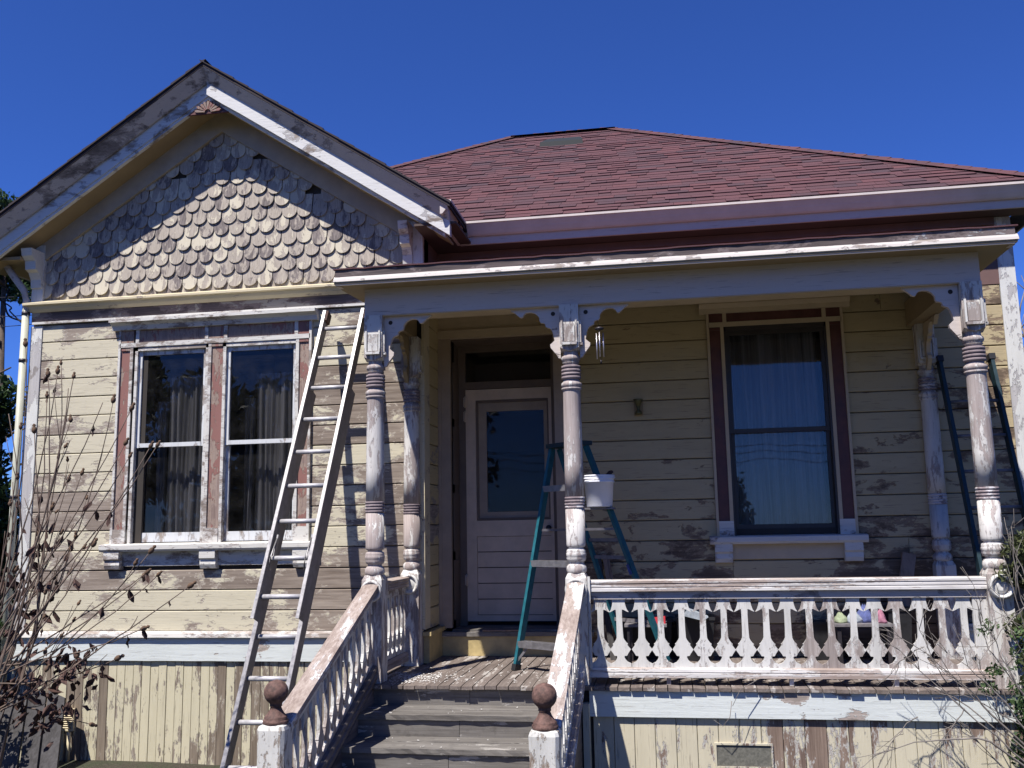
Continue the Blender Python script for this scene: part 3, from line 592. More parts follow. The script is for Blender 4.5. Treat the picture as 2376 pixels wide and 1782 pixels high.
# --- windows
def window(name, x0, x1, yw, panes, z0, z1, red, dark, label, ztop, crown, mat_case, sashmat, gmat, curt):
    """casings with red inset panels, crown, sill with blocks; panes: list of (glass x0, x1)"""
    y = yw - .05; mat_sill = 'white_x'
    wn = part(MB().box(x0 + .005, x0 + .028, y, yw, z0, ztop).box(x1 - .028, x1 - .005, y, yw, z0, ztop), name, mat_case, H, label)
    g0 = panes[0][0] - .055; g1 = panes[-1][1] + .055
    cols = [(x0 + .028, x0 + .155), (x1 - .155, x1 - .028)]
    if len(panes) == 2: cols.append((panes[0][1] + .06, panes[1][0] - .06))
    zh = z1 + .055                                     # underside of header
    for (a, c_) in cols:
        part(MB().box(a + (.0 if len(panes) > 2 else 0), c_, y + .018, yw, z0 + .13, zh), 'casing_panel', red, wn)
        part(MB().box(a, c_, y + .002, yw, z0, z0 + .13), 'plinth_block', mat_sill, wn)
        part(MB().box(c_ - .03 if a < (x0 + x1) / 2 - .2 else a, c_ if a < (x0 + x1) / 2 - .2 else a + .03, y + .004, yw, z0 + .13, zh), 'casing_strip', mat_case, wn)
        part(MB().box(a + .008, c_ - .008, y + .006, y + .02, zh - .03, zh - .006), 'casing_cap', red, wn)
        part(MB().box(a, c_ - .0, y + .006, yw, zh + .045, ztop - .012), 'corner_panel', red, wn)
    part(MB().box(x0 + .02, x1 - .02, y + .0, yw, zh, zh + .042), 'head_strip', mat_case, wn)
    for (a, c_) in panes:
        part(MB().box(a - .02, c_ + .02, y + .014, yw, zh + .045, ztop - .012), 'header_panel', red, wn)
        part(MB().box(a - .055, a - .021, y, yw, zh + .042, ztop - .01).box(c_ + .021, c_ + .055, y, yw, zh + .042, ztop - .01), 'header_block', mat_case, wn)
    part(MB().prism([(yw, ztop - .01), (y - .02, ztop - .01), (y - .03, ztop + .03), (y - .07, ztop + .06), (y - .085, ztop + crown - .03), (y - .085, ztop + crown), (yw, ztop + crown + .012)], 'x', x0 - .055, x1 + .055), 'crown_moulding', mat_case, wn)
    part(MB().box(x0 - .05, x1 + .05, y - .09, y - .04, ztop + crown - .02, ztop + crown + .004), 'crown_edge', mat_case, wn) if False else None
    # jambs, sashes
    for (a, c_) in panes:
        zm = z0 + (z1 - z0) * .507; zb = z0 + .012
        part(MB().box(a - .06, a - .032, y + .01, yw + .05, z0, z1 + .06).box(c_ + .032, c_ + .06, y + .01, yw + .05, z0, z1 + .06).box(a - .06, c_ + .06, y + .01, yw + .05, z1 + .018, z1 + .055), 'jamb', mat_case if not dark else sashmat, wn)
        ya = yw - .012
        part(MB().box(a - .034, a, ya, ya + .035, zm - .02, z1 + .02).box(c_, c_ + .034, ya, ya + .035, zm - .02, z1 + .02).box(a, c_, ya, ya + .035, z1 - .022, z1 + .02).box(a, c_, ya - .004, ya + .035, zm - .018, zm + .02), 'upper_sash', sashmat, wn)
        yb2 = ya + .028
        part(MB().box(a - .034, a, yb2, yb2 + .035, zb, zm).box(c_, c_ + .034, yb2, yb2 + .035, zb, zm).box(a, c_, yb2, yb2 + .035, zb, zb + .085), 'lower_sash', sashmat, wn)
        part(MB().box(a, c_, ya + .018, ya + .021, zm + .02, z1 - .022), 'pane', gmat, wn)
        part(MB().box(a, c_, yb2 + .018, yb2 + .021, zb + .085, zm - .018), 'pane', gmat, wn)
        # curtain
        for (u0, u1, cz0, cz1, cy) in curt:
            ca, cb = a + (c_ - a) * u0, a + (c_ - a) * u1; n = 44; vv = []; ff = []
            for i in range(n + 1):
                t = i / n; xx = ca + (cb - ca) * t
                for q_ in range(5):
                    s_ = q_ / 4; zz = cz0 + (cz1 - cz0) * s_
                    vv.append((xx + .012 * math.sin(s_ * 3 + t * 9), yw + cy + .022 * math.sin(t * 31 + math.sin(t * 7) * 2) + .012 * math.sin(t * 77), zz))
            for i in range(n):
                for q_ in range(4): ff.append((i * 5 + q_, (i + 1) * 5 + q_, (i + 1) * 5 + q_ + 1, i * 5 + q_ + 1))
            part(MB().add(vv, ff, .5, True), 'curtain', 'curtain', wn)
        part(MB().add([(a - .1, yw + .13, z0 - .05), (c_ + .1, yw + .13, z0 - .05), (c_ + .1, yw + 1.2, z0 - .05), (a - .1, yw + 1.2, z0 - .05), (a - .1, yw + .13, z1 + .15), (c_ + .1, yw + .13, z1 + .15), (c_ + .1, yw + 1.2, z1 + .15), (a - .1, yw + 1.2, z1 + .15)],
             [(0, 1, 2, 3), (4, 7, 6, 5), (2, 6, 7, 3), (0, 3, 7, 4), (1, 5, 6, 2)]), 'dark_room', 'interior', wn)
    # sill, blocks, apron
    part(MB().prism([(yw, z0 + .004), (y - .055, z0 - .006), (y - .06, z0 - .012), (y - .06, z0 - .05), (y - .045, z0 - .07), (yw, z0 - .07)], 'x', x0 - .06, x1 + .06), 'sill', mat_sill, wn)
    bx = [x0 - .02, x1 - .135] + ([(panes[0][1] + panes[1][0]) / 2 - .075] if len(panes) == 2 else [])
    for a in bx:
        part(MB().prism([(yw, z0 - .07), (y - .045, z0 - .07), (y - .045, z0 - .135), (y - .025, z0 - .15), (y - .03, z0 - .19), (y - .015, z0 - .225), (yw, z0 - .232)], 'x', a, a + .15), 'sill_block', mat_sill, wn)
    part(MB().box(x0 + .13, x1 - .135, yw - .03, yw, z0 - .20, z0 - .07), 'apron', mat_case, wn)
    return wn
window('wing_window', -2.945, -1.02, 0, [(-2.71, -2.09), (-1.825, -1.21)], 1.165, 2.935, 'red_z', False, 'double sash window with faded red casings in the wing', 3.165, .085, 'white_x', 'white_sash', 'glass',
       [(.30, 1.0, 1.16, 2.72, .17), (.08, .24, 1.16, 2.5, .22)])
window('porch_window', 2.52, 3.72, D, [(2.725, 3.515)], 1.14, 2.955, 'red_dark', True, 'tall dark sash window with dark red casings under the porch', 3.145, .09, 'porch_trim', 'dark_sash', 'glass_porch',
       [(.0, 1.0, 1.15, 2.96, .14)])

# --- door
dr = part(MB().box(.0, .136, D - .045, D + .006, .36, 3.03).box(1.116, 1.352, D - .045, D + .006, .36, 3.03), 'front_door', 'door_trim', H, 'white front door with large dark pane in a deep recess')
part(MB().box(.0, 1.352, D - .055, D + .006, 3.03, 3.11), 'head_casing', 'porch_trim', dr)
part(MB().box(.0, 1.352, D - .03, D + .006, 3.11, 3.27), 'frieze_board', 'porch_trim', dr)
part(MB().box(.02, .05, D - .055, D - .045, .36, 3.03).box(1.30, 1.33, D - .055, D - .045, .36, 3.03), 'casing_bead', 'door_trim', dr)
DY = .88
part(MB().box(.08, .136, D + .006, DY + .1, .30, 3.05).box(1.116, 1.17, D + .006, DY + .1, .30, 3.05).box(.08, 1.17, D + .006, DY + .1, 3.02, 3.08), 'jamb', 'jamb', dr)
for i in range(4): part(MB().box(.136, .142, D + .05, DY - .04, .42 + i * .62, .96 + i * .62), 'jamb_panel', 'jamb', dr)
part(MB().box(.136, .205, DY - .03, DY + .05, .33, 3.02).box(1.048, 1.116, DY - .03, DY + .05, .33, 3.02).box(.205, 1.048, DY - .03, DY + .05, 2.59, 2.66).box(.205, 1.048, DY - .03, DY + .05, 2.96, 3.02), 'door_frame', 'jamb', dr)
part(MB().box(.205, 1.048, DY + .01, DY + .014, 2.66, 2.96), 'transom_pane', 'glass_porch', dr)
part(MB().box(.136, 1.116, DY + .06, DY + .09, .3, 3.05), 'door_backing', 'interior', dr)
a, c_ = .205, 1.046
lf = part(MB().box(a, a + .098, DY - .02, DY + .03, .385, 2.585).box(c_ - .03, c_, DY - .02, DY + .03, .385, 2.585).box(a + .098, c_ - .03, DY - .02, DY + .03, 2.48, 2.585).box(a + .098, c_ - .03, DY - .02, DY + .03, .385, .44).box(a + .098, c_ - .03, DY - .02, DY + .03, 1.17, 1.32), 'door_leaf', 'door_paint', dr)
for i in range(5):
    z = .445 + i * .146; part(MB().box(a + .10, c_ - .032, DY - .008, DY + .02, z, z + .138), 'door_panel', 'door_paint', dr)
part(MB().box(.305, .325, DY - .012, DY + .03, 1.325, 2.478).box(1.0, 1.015, DY - .012, DY + .03, 1.325, 2.478).box(.325, 1.0, DY - .012, DY + .03, 2.455, 2.478).box(.325, 1.0, DY - .012, DY + .03, 1.325, 1.345), 'screen_frame', 'jamb', dr)
part(MB().box(.325, .405, DY + .01, DY + .03, 1.345, 2.455).box(.965, 1.0, DY + .01, DY + .03, 1.345, 2.455).box(.405, .965, DY + .01, DY + .03, 2.37, 2.455).box(.405, .965, DY + .01, DY + .03, 1.345, 1.40), 'inner_frame', 'door_trim', dr)
part(MB().box(.405, .965, DY + .018, DY + .022, 1.40, 2.37), 'door_pane', 'glass_door', dr)
for z in (.72, 2.28, 2.42): part(MB().box(.186, .222, DY - .035, DY - .018, z, z + .09).tube([(.204, DY - .038, z - .01), (.204, DY - .038, z + .10)], .009), 'hinge', 'door_paint', dr)
part(MB().box(.95, .98, DY - .045, DY - .02, 1.22, 1.25), 'door_knob', 'dark_metal', dr) if False else part(MB().tube([(1.0, DY - .02, 1.24), (1.0, DY - .07, 1.24)], .022, .028, 10), 'door_knob', 'dark_metal', dr)
part(MB().box(.136, 1.116, D - .03, DY + .06, .30, .345), 'threshold', 'step', dr)
# low yellow step under the door
st0 = part(MB().box(.05, 1.40, D - .055, D - .01, .118, .29), 'door_step', 'yellow_box', H, 'low yellow step face under the front door')
part(MB().rough(.05, 1.42, D - .075, D + .06, .29, .327, 14, .003), 'step_tread', 'step', st0)

# --- wall lamp by the window
wl = part(MB().box(1.845, 1.925, D - .045, D - .018, 2.235, 2.36), 'wall_lamp', 'tan_soffit', H, 'small tarnished wall lamp beside the porch window')
k = NT('tarnished green brass'); k.b.inputs['Base Color'].default_value = (.13, .12, .055, 1); k.b.inputs['Roughness'].default_value = .5; k.b.inputs['Metallic'].default_value = .6
part(MB().lathe(1.885, D - .09, [(.012, 2.235), (.034, 2.24), (.028, 2.262), (.012, 2.28), (.016, 2.30), (.020, 2.31)], 14), 'lamp_base', k.m, wl)
part(MB().lathe(1.885, D - .09, [(.014, 2.305), (.022, 2.32), (.034, 2.35), (.045, 2.372), (.043, 2.374), (.03, 2.35)], 14), 'lamp_cup', k.m, wl)
part(MB().tube([(1.885, D - .09, 2.27), (1.885, D - .045, 2.29)], .008), 'lamp_arm', k.m, wl)

# --- porch floor
FZ = .116
PF = part(MB().box(-.18, 4.43, -1.02, .5, -.05, FZ - .03), 'porch_floor', 'backing', H, 'worn plank porch floor')
x = -.22; i = 0
while x < 4.44:
    w = .0875; yb = D - .03 if x > .0 else -.03
    if -.0 < x < .06: yb = .02 if x < .0 else D - .03
    z = FZ + random.uniform(-.0025, .002); ye = -1.075 + random.gauss(0, .004)
    cu = random.uniform(-.003, .003)
    mb = MB(); n = 8; v = []; f = []
    for j in range(n + 1):
        t = j / n; yy = ye + (yb - ye) * t; rz = random.uniform(-.001, .001)
        x0 = x + .0022 + (random.uniform(0, .002)); x1 = x + w - .0022 - random.uniform(0, .002)
        dz = -.006 if j == 0 else 0
        v += [(x0, yy, z + rz + dz + cu), (x1, yy, z + rz + dz - cu), (x1, yy, z - .03), (x0, yy, z - .03)]
    for j in range(n):
        for q_ in range(4): f.append((j * 4 + q_, j * 4 + (q_ + 1) % 4, j * 4 + 4 + (q_ + 1) % 4, j * 4 + 4 + q_))
    f += [(0, 1, 2, 3), (n * 4 + 3, n * 4 + 2, n * 4 + 1, n * 4)]
    part(mb.add(v, f), 'floor_board', 'deck', PF); x += w
part(MB().rough(1.50, 4.44, -1.052, -1.02, -.094, .082, 20, .0012), 'porch_band', 'white_band', PF)
part(MB().box(4.44, 4.47, -1.05, D - .05, -.094, .082).box(-.235, -.20, -1.05, -.05, -.094, .082), 'porch_band', 'white_band', PF)
x = 1.52
PS = part(MB().box(1.50, 4.42, -1.0, -.985, GZ - .05, -.09).box(4.40, 4.42, -.985, .4, GZ - .05, -.09), 'porch_skirt', 'backing', H)
while x < 4.42:
    w = .1455; r = random.random(); dy = random.uniform(-.002, .002)
    part(MB().prism([(x + .0015, -1.018 + dy), (x + .005, -1.022 + dy), (x + w - .005, -1.022 + dy), (x + w - .0015, -1.018 + dy), (x + w - .0015, -1.0), (x + .0015, -1.0)], 'z', GZ, -.094, r), 'skirt_board', 'skirt_right', PS); x += w
y = -1.0
while y < .4:
    part(MB().box(4.42, 4.44, y + .001, y + .144, GZ, -.094), 'skirt_board', 'skirt_right', PS); part(MB().box(-.22, -.20, y + .001, min(y + .144, -.05), GZ, -.094), 'skirt_board', 'skirt', PS) if y < -.1 else None; y += .145
# crawl space vents
vt = part(MB().box(2.36, 2.755, -1.036, -1.0185, -.275, -.262).box(2.36, 2.755, -1.036, -1.0185, -.43, -.417).box(2.36, 2.373, -1.036, -1.0185, -.417, -.275).box(2.742, 2.755, -1.036, -1.0185, -.417, -.275), 'skirt_vent', 'skirt_right', PS, 'screened vent in the porch skirt')
part(MB().box(2.373, 2.742, -1.0265, -1.0235, -.417, -.275), 'vent_screen', 'vent_mesh', vt)
vt = part(MB().box(-3.47, -3.21, -.042, -.018, -.30, -.283).box(-3.47, -3.21, -.042, -.018, -.475, -.458).box(-3.47, -3.453, -.042, -.018, -.458, -.30).box(-3.227, -3.21, -.042, -.018, -.458, -.30).box(-3.345, -3.335, -.04, -.018, -.458, -.30), 'skirt_vent', 'cream_band', ww, 'cream louvred vent in the wing skirt')
for i in range(9):
    z = -.452 + i * .0172; part(MB().prism([(-.034, z), (-.018, z + .012), (-.018, z + .015), (-.036, z + .003)], 'x', -3.452, -3.228), 'louvre', 'cream_band', vt)

# --- porch columns
def shaft_profile():
    return [(.050, .905), (.066, .906), (.0745, .916), (.0765, .935), (.073, .955), (.062, .968), (.054, .975), (.054, .986), (.068, .994), (.0745, 1.012), (.0725, 1.026), (.0755, 1.03), (.0755, 1.05), (.0715, 1.056), (.0735, 1.064), (.068, 1.076), (.056, 1.083), (.055, 1.092), (.066, 1.097), (.0715, 1.107), (.0715, 1.125), (.0725, 1.375)]
def neck(): return [(.0725, 1.468), (.0705, 1.70), (.0685, 2.0), (.0665, 2.262), (.067, 2.268), (.077, 2.276), (.078, 2.286), (.070, 2.290), (.070, 2.293), (.076, 2.297), (.080, 2.312), (.078, 2.324), (.064, 2.336), (.058, 2.352)]
def column(X, Y, name, label, back=True, rosette='front', capz=2.93):
    c = part(MB().lathe(X, Y, shaft_profile(), 24), name, 'column', H, label)
    def groove(z0, z1, n, r0, r1):
        pr = [(r1 - .003, z0)]
        for i in range(n):
            a = z0 + (z1 - z0) * i / n; h = (z1 - z0) / n
            pr += [(r1 - .003, a + .001), (r0, a + .18 * h), (r0 + .001, a + .5 * h), (r0, a + .82 * h), (r1 - .003, a + h - .001)]
        return pr + [(r1 - .003, z1)]
    part(MB().lathe(X, Y, groove(1.376, 1.467, 4, .0755, .071), 24), 'turned_rings', 'rings', c)
    part(MB().lathe(X, Y, neck(), 24), 'shaft', 'column', c)
    part(MB().lathe(X, Y, groove(2.353, 2.462, 4, .0745, .066), 24), 'turned_rings', 'rings', c)
    part(MB().lathe(X, Y, [(.058, 2.462), (.055, 2.475), (.066, 2.482), (.060, 2.492), (.070, 2.500), (.0745, 2.515), (.070, 2.530), (.058, 2.540), (.056, 2.552), (.060, 2.60)], 24), 'necking', 'column', c)
    # capital block, pointed underneath, with an inset panel and a small sill
    hw = .0735
    mb = MB(); z0, z1 = 2.566, capz
    v = [(X - hw, Y - hw, z0 + .028), (X, Y - hw, z0), (X + hw, Y - hw, z0 + .028), (X + hw, Y, z0), (X + hw, Y + hw, z0 + .028), (X, Y + hw, z0), (X - hw, Y + hw, z0 + .028), (X - hw, Y, z0)]
    v += [(p_[0], p_[1], z1) for p_ in v]; f = [tuple(range(8))[::-1], tuple(range(8, 16))] + [(i_, (i_ + 1) % 8, 8 + (i_ + 1) % 8, 8 + i_) for i_ in range(8)]
    part(mb.add(v, f), 'capital_block', 'white_z', c)
    for (ax, s_) in (('y', -1), ('x', 1)) if back else (('x', 1),):
        m1 = MB()
        def bx(u0, u1, z_0, z_1, d):
            if ax == 'y': m1.box(X + u0, X + u1, Y - hw - d, Y - hw + .001, z_0, z_1)
            else: m1.box(X + hw - .001, X + hw + d, Y + u0, Y + u1, z_0, z_1)
        bx(-.062, -.048, 2.63, 2.80, .017); bx(.048, .062, 2.63, 2.80, .017); bx(-.040, .040, 2.64, 2.775, .010); bx(-.058, .058, 2.612, 2.632, .024)
        part(m1, 'capital_panel', 'white_bal', c)
    # pedestal block down to the deck
    v = [(X - .078, Y - .078, FZ), (X + .078, Y - .078, FZ), (X + .078, Y + .078, FZ), (X - .078, Y + .078, FZ), (X - .078, Y - .078, .87), (X + .078, Y - .078, .87), (X + .078, Y + .078, .87), (X - .078, Y + .078, .87), (X - .06, Y - .06, .908), (X + .06, Y - .06, .908), (X + .06, Y + .06, .908), (X - .06, Y + .06, .908)]
    part(MB().add(v, [(3, 2, 1, 0), (0, 1, 5, 4), (1, 2, 6, 5), (2, 3, 7, 6), (3, 0, 4, 7), (4, 5, 9, 8), (5, 6, 10, 9), (6, 7, 11, 10), (7, 4, 8, 11), (8, 9, 10, 11)]), 'pedestal', 'white_z', c)
    def disc(cx, cy, cz, r, axis, th=.03, name_='rosette'):
        m1 = MB(); ring = [(.001, th * .55), (r * .25, th * .6), (r * .45, th * .6), (r * .55, th * .25), (r * .68, th * .25), (r * .78, th * .95), (r * .92, th), (r, th * .6), (r, -.0)]
        m1.lathe(0, 0, [(a_, b_) for a_, b_ in ring], 24); m1.v = [(cx + q[0], cy - q[2], cz + q[1]) if axis == 'y' else (cx + q[2], cy + q[0], cz + q[1]) for q in m1.v]
        part(m1, name_, 'white_bal', c)
    if rosette == 'front': disc(X, Y - .078, .79, .083, 'y')
    if rosette == 'both': disc(X, Y - .078, .79, .083, 'y', .05); disc(X + .078, Y, .79, .083, 'x')
    return c
X1, X2, X3 = -.128, 1.4255, 4.320
c1 = column(X1, PY, 'porch_column', 'turned porch column at the left of the stairs, mostly bare wood')
c2 = column(X2, PY, 'porch_column', 'turned porch column at the right of the stairs, scraped grey')
c3 = column(X3, PY, 'porch_column', 'turned porch column at the right end of the railing, bright white with bare streaks', rosette='both')
ce = column(-.0786, -.07, 'porch_column', 'engaged turned column against the corner of the wing', back=False, rosette='front')
cp = column(4.37, D - .06, 'porch_column', 'shaded engaged column against the porch wall at the right', rosette='none')

# --- scroll brackets
BR = [(.0, .0), (.385, .0), (.380, -.012), (.345, -.035), (.312, -.066), (.292, -.068), (.28, -.045), (.262, -.033), (.235, -.030), (.205, -.035), (.18, -.05), (.160, -.075), (.157, -.105), (.148, -.118), (.125, -.122), (.113, -.13), (.112, -.15), (.095, -.160), (.078, -.165), (.066, -.18), (.055, -.21),
      (.045, -.262), (.068, -.284), (.080, -.292), (.076, -.318), (.055, -.345), (.034, -.372), (.018, -.40), (.0, -.405)]
def bracket(x, y, sgn, axis, parent, mat='beam', holes=True, z=2.925):
    if axis == 'x': pts = [(x + sgn * a_, z + b_) for a_, b_ in BR]; mb = MB().prism(pts, 'y', y - .017, y + .017)
    else: pts = [(y + sgn * a_, z + b_) for a_, b_ in BR]; mb = MB().prism(pts, 'x', x - .017, x + .017)
    o = part(mb, 'scroll_bracket', mat, parent)
    if axis == 'x':
        m1 = MB(); cx = x + sgn * .052; cz = z - .052; r = .017
        v = [(cx + r * math.cos(t * math.pi / 8), y - .0185, cz + r * math.sin(t * math.pi / 8)) for t in range(16)]
        part(m1.add(v, [tuple(range(16))]), 'hole_shade_disc', 'backing', parent)  # flat dark disc painting the shade inside a drilled hole
    return o
bracket(X1 + .0745, PY, 1, 'x', c1); bracket(X2 - .0745, PY, -1, 'x', c2); bracket(X2 + .0745, PY, 1, 'x', c2); bracket(X3 - .0745, PY, -1, 'x', c3)
bracket(X1, PY + .0745, 1, 'y', c1, 'tan_soffit'); bracket(-.10, -.145, -1, 'y', ce, 'tan_soffit'); bracket(X3, PY + .0745, 1, 'y', c3, 'porch_trim'); bracket(4.37, D - .135, -1, 'y', cp, 'porch_trim')

# --- porch roof
PR = empty('porch_roof', (0, 0, 0), parent=H); PR['label'] = 'long flat porch roof with bare dark cornice'
FY = PY - .06
part(MB().box(-.203, 4.392, FY, FY + .19, 2.931, 3.146), 'porch_beam', 'beam', PR)
part(MB().box(-.203, -.045, FY + .19, -.01, 2.931, 3.146), 'side_beam', 'tan_soffit', PR)
part(MB().box(4.245, 4.392, FY + .19, D - .03, 2.931, 3.146), 'side_beam', 'tan_soffit', PR)
part(MB().box(-.19, 4.38, FY + .004, FY + .186, 2.923, 2.931), 'beam_underside', 'porch_trim', PR)  # thin cream sheet, warm reflected light put into its colour
part(MB().box(.003, 4.24, FY + .19, D - .03, 3.235, 3.25), 'porch_ceiling', 'porch_trim', PR)
part(MB().box(-.385, 4.592, FY - .205, FY - .0, 3.146, 3.158), 'cornice_soffit', 'tan_soffit', PR)
part(MB().add([(-.385, FY, 3.147), (-.203, FY, 3.147), (-.203, -.06, 3.20), (-.385, -.06, 3.20), (-.385, FY, 3.159), (-.203, FY, 3.159), (-.203, -.06, 3.212), (-.385, -.06, 3.212)], [(3, 2, 1, 0), (4, 5, 6, 7), (0, 1, 5, 4), (1, 2, 6, 5), (2, 3, 7, 6), (3, 0, 4, 7)]), 'cornice_soffit', 'tan_soffit', PR)
part(MB().box(4.392, 4.592, FY, D - .05, 3.147, 3.158), 'cornice_soffit', 'tan_soffit', PR)
SLP = .065
mb = MB(); pr_ = [(FY - .19, 3.138), (FY - .208, 3.140), (FY - .208, 3.158), (FY - .19, 3.165)]
part(MB().prism([(FY - .185, 3.136), (FY - .200, 3.136), (FY - .203, 3.163), (FY - .185, 3.163)], 'x', -.375, 4.575), 'cornice_fillet', 'beam', PR)
part(MB().prism([(FY - .15, 3.160), (FY - .214, 3.1635), (FY - .207, 3.185), (FY - .188, 3.209), (FY - .15, 3.209)], 'x', -.39, 4.60), 'crown_moulding', 'cornice_white', PR)
part(MB().rough(-.382, 4.585, FY - .192, FY - .15, 3.207, 3.262, 40, .002), 'cornice_board', 'cornice_dark', PR)
# side returns of the cornice
for xs_, sg in ((-.385, -1), (4.592, 1)):
    yend = -.06 if sg < 0 else D - .03
    L_ = yend - (FY - .15)
    for (dx0, dx1, za, zb, mt, nm) in ((.0, .03, 3.14, 3.163, 'beam', 'cornice_fillet'), (-.008, .03, 3.163, 3.209, 'cornice_white', 'crown_moulding'), (.006, .04, 3.209, 3.262, 'cornice_dark', 'cornice_board')):
        xa, xb = (xs_ + dx0, xs_ + dx1) if sg < 0 else (xs_ - dx1, xs_ - dx0)
        y0 = FY - .148
        v = [(xa, y0, za), (xb, y0, za), (xb, yend, za + SLP * L_), (xa, yend, za + SLP * L_), (xa, y0, zb), (xb, y0, zb), (xb, yend, zb + SLP * L_), (xa, yend, zb + SLP * L_)]
        part(MB().add(v, [(3, 2, 1, 0), (4, 5, 6, 7), (0, 1, 5, 4), (1, 2, 6, 5), (2, 3, 7, 6), (3, 0, 4, 7)]), nm, mt, PR)
n = 60; v = []; f = []
for i in range(n + 1):
    x = -.395 + 5.0 * i / n; w_ = random.uniform(-.003, .003); y0 = FY - .203 + random.uniform(-.003, .003); ye = D if x > -.01 else -.01
    v += [(x, y0, 3.262 + w_), (x, y0, 3.272 + w_), (x, ye, 3.262 + SLP * (ye - y0)), (x, ye, 3.275 + SLP * (ye - y0))]
for i in range(n):
    a_ = i * 4; c_ = a_ + 4; f += [(a_, c_, c_ + 1, a_ + 1), (a_ + 1, c_ + 1, c_ + 3, a_ + 3), (a_ + 2, c_ + 2, c_, a_)]
part(MB().add(v, f), 'rolled_roofing', 'roof', PR)

# --- railings
BAL = [(.0738, .764), (.0738, .722), (.060, .716), (.046, .708), (.045, .690), (.050, .665), (.058, .640), (.070, .621), (.060, .624), (.048, .630), (.036, .637), (.0225, .640), (.021, .60), (.022, .50), (.0245, .44), (.031, .425), (.045, .405), (.055, .397), (.050, .390), (.060, .375), (.0735, .357), (.065, .345), (.054, .330), (.045, .314), (.027, .312), (.026, .303), (.033, .287), (.048, .270), (.0738, .258), (.0738, .234)]
def rail_front(x0, x1, first, n, sp, parent):
    o_ = [(a_, z) for a_, z in BAL]; pts = [(a_, z) for a_, z in o_] + [(-a_, z) for a_, z in o_[::-1]]
    me = None
    for i in range(n):
        cx = first + i * sp; b_ = MB(); b_.local = True
        if me is None: me = b_.prism(pts, 'y', -.009, .009, .3).mesh('baluster', M['white_bal'])
        o = bpy.data.objects.new('baluster', me); COL.objects.link(o); o.parent = parent; o.location = (cx, PY + random.uniform(-.002, .002), 0); o.rotation_euler = (0, random.gauss(0, .006), 0)
RL = empty('front_railing', (0, 0, 0), parent=H); RL['label'] = 'long peeling porch railing of sawn balusters'
part(MB().prism([(PY - .052, .772), (PY - .052, .792), (PY - .046, .797), (PY - .052, .803), (PY - .052, .818), (PY - .046, .823), (PY - .055, .830), (PY - .055, .845), (PY - .03, .853), (PY + .045, .853), (PY + .055, .84), (PY + .05, .772)], 'x', X2 + .078, X3 - .078), 'top_rail', 'rail_x', RL)
part(MB().box(X2 + .078, X3 - .078, PY - .024, PY + .024, .715, .771), 'under_rail', 'rake', RL)
part(MB().prism([(PY - .045, .166), (PY - .045, .196), (PY - .038, .201), (PY - .045, .206), (PY - .042, .226), (PY - .02, .234), (PY + .03, .234), (PY + .045, .22), (PY + .045, .166)], 'x', X2 + .078, X3 - .078), 'bottom_rail', 'rail_x', RL)
rail_front(0, 0, 1.585, 18, .1475, RL)
part(MB().box(X2 + .082, X2 + .10, PY - .07, PY - .035, .235, .88), 'end_strip', 'white_bal', RL)
part(MB().box(X3 - .17, X3 - .078, PY - .015, PY + .012, .234, .715), 'end_board', 'white_bal', RL)
for x in (2.05, 2.9, 3.6): part(MB().box(x, x + .03, PY - .02, PY + .02, FZ, .168), 'rail_foot', 'white_bal', RL)
# small railing on the left side of the porch, from the corner column to the wing
SR = empty('side_railing', (0, 0, 0), parent=H); SR['label'] = 'short railing between the left column and the wing'
part(MB().prism([(X1 - .05, .772), (X1 + .05, .772), (X1 + .05, .79), (X1 + .045, .797), (X1 + .052, .805), (X1 + .046, .822), (X1 + .055, .83), (X1 + .055, .845), (X1 + .03, .853), (X1 - .05, .853)], 'y', PY + .078, -.15), 'top_rail', 'rail_y', SR)
part(MB().prism([(X1 - .04, .166), (X1 + .045, .166), (X1 + .045, .19), (X1 + .038, .2), (X1 + .045, .21), (X1 + .03, .234), (X1 - .04, .234)], 'y', PY + .078, -.15), 'bottom_rail', 'rail_y', SR)
part(MB().box(X1 - .02, X1 + .02, PY + .078, -.15, .715, .771), 'under_rail', 'white_x', SR)
def bal_y(X, y0, z_off, slope, parent, half=1., sp=.125):
    s_ = sp / .148 * .98; o_ = [(a_ * s_, z) for a_, z in BAL]; pts = [(a_, z) for a_, z in o_] + [(-a_, z) for a_, z in o_[::-1]]
    mb = MB().prism([(y0 + a_, z + z_off + slope * a_) for a_, z in pts], 'x', X - .011, X + .011)
    part(mb, 'baluster', 'white_bal', parent)
for i in range(6): bal_y(X1, PY + .078 + .06 + i * .1205, 0, 0, SR, sp=.1205)
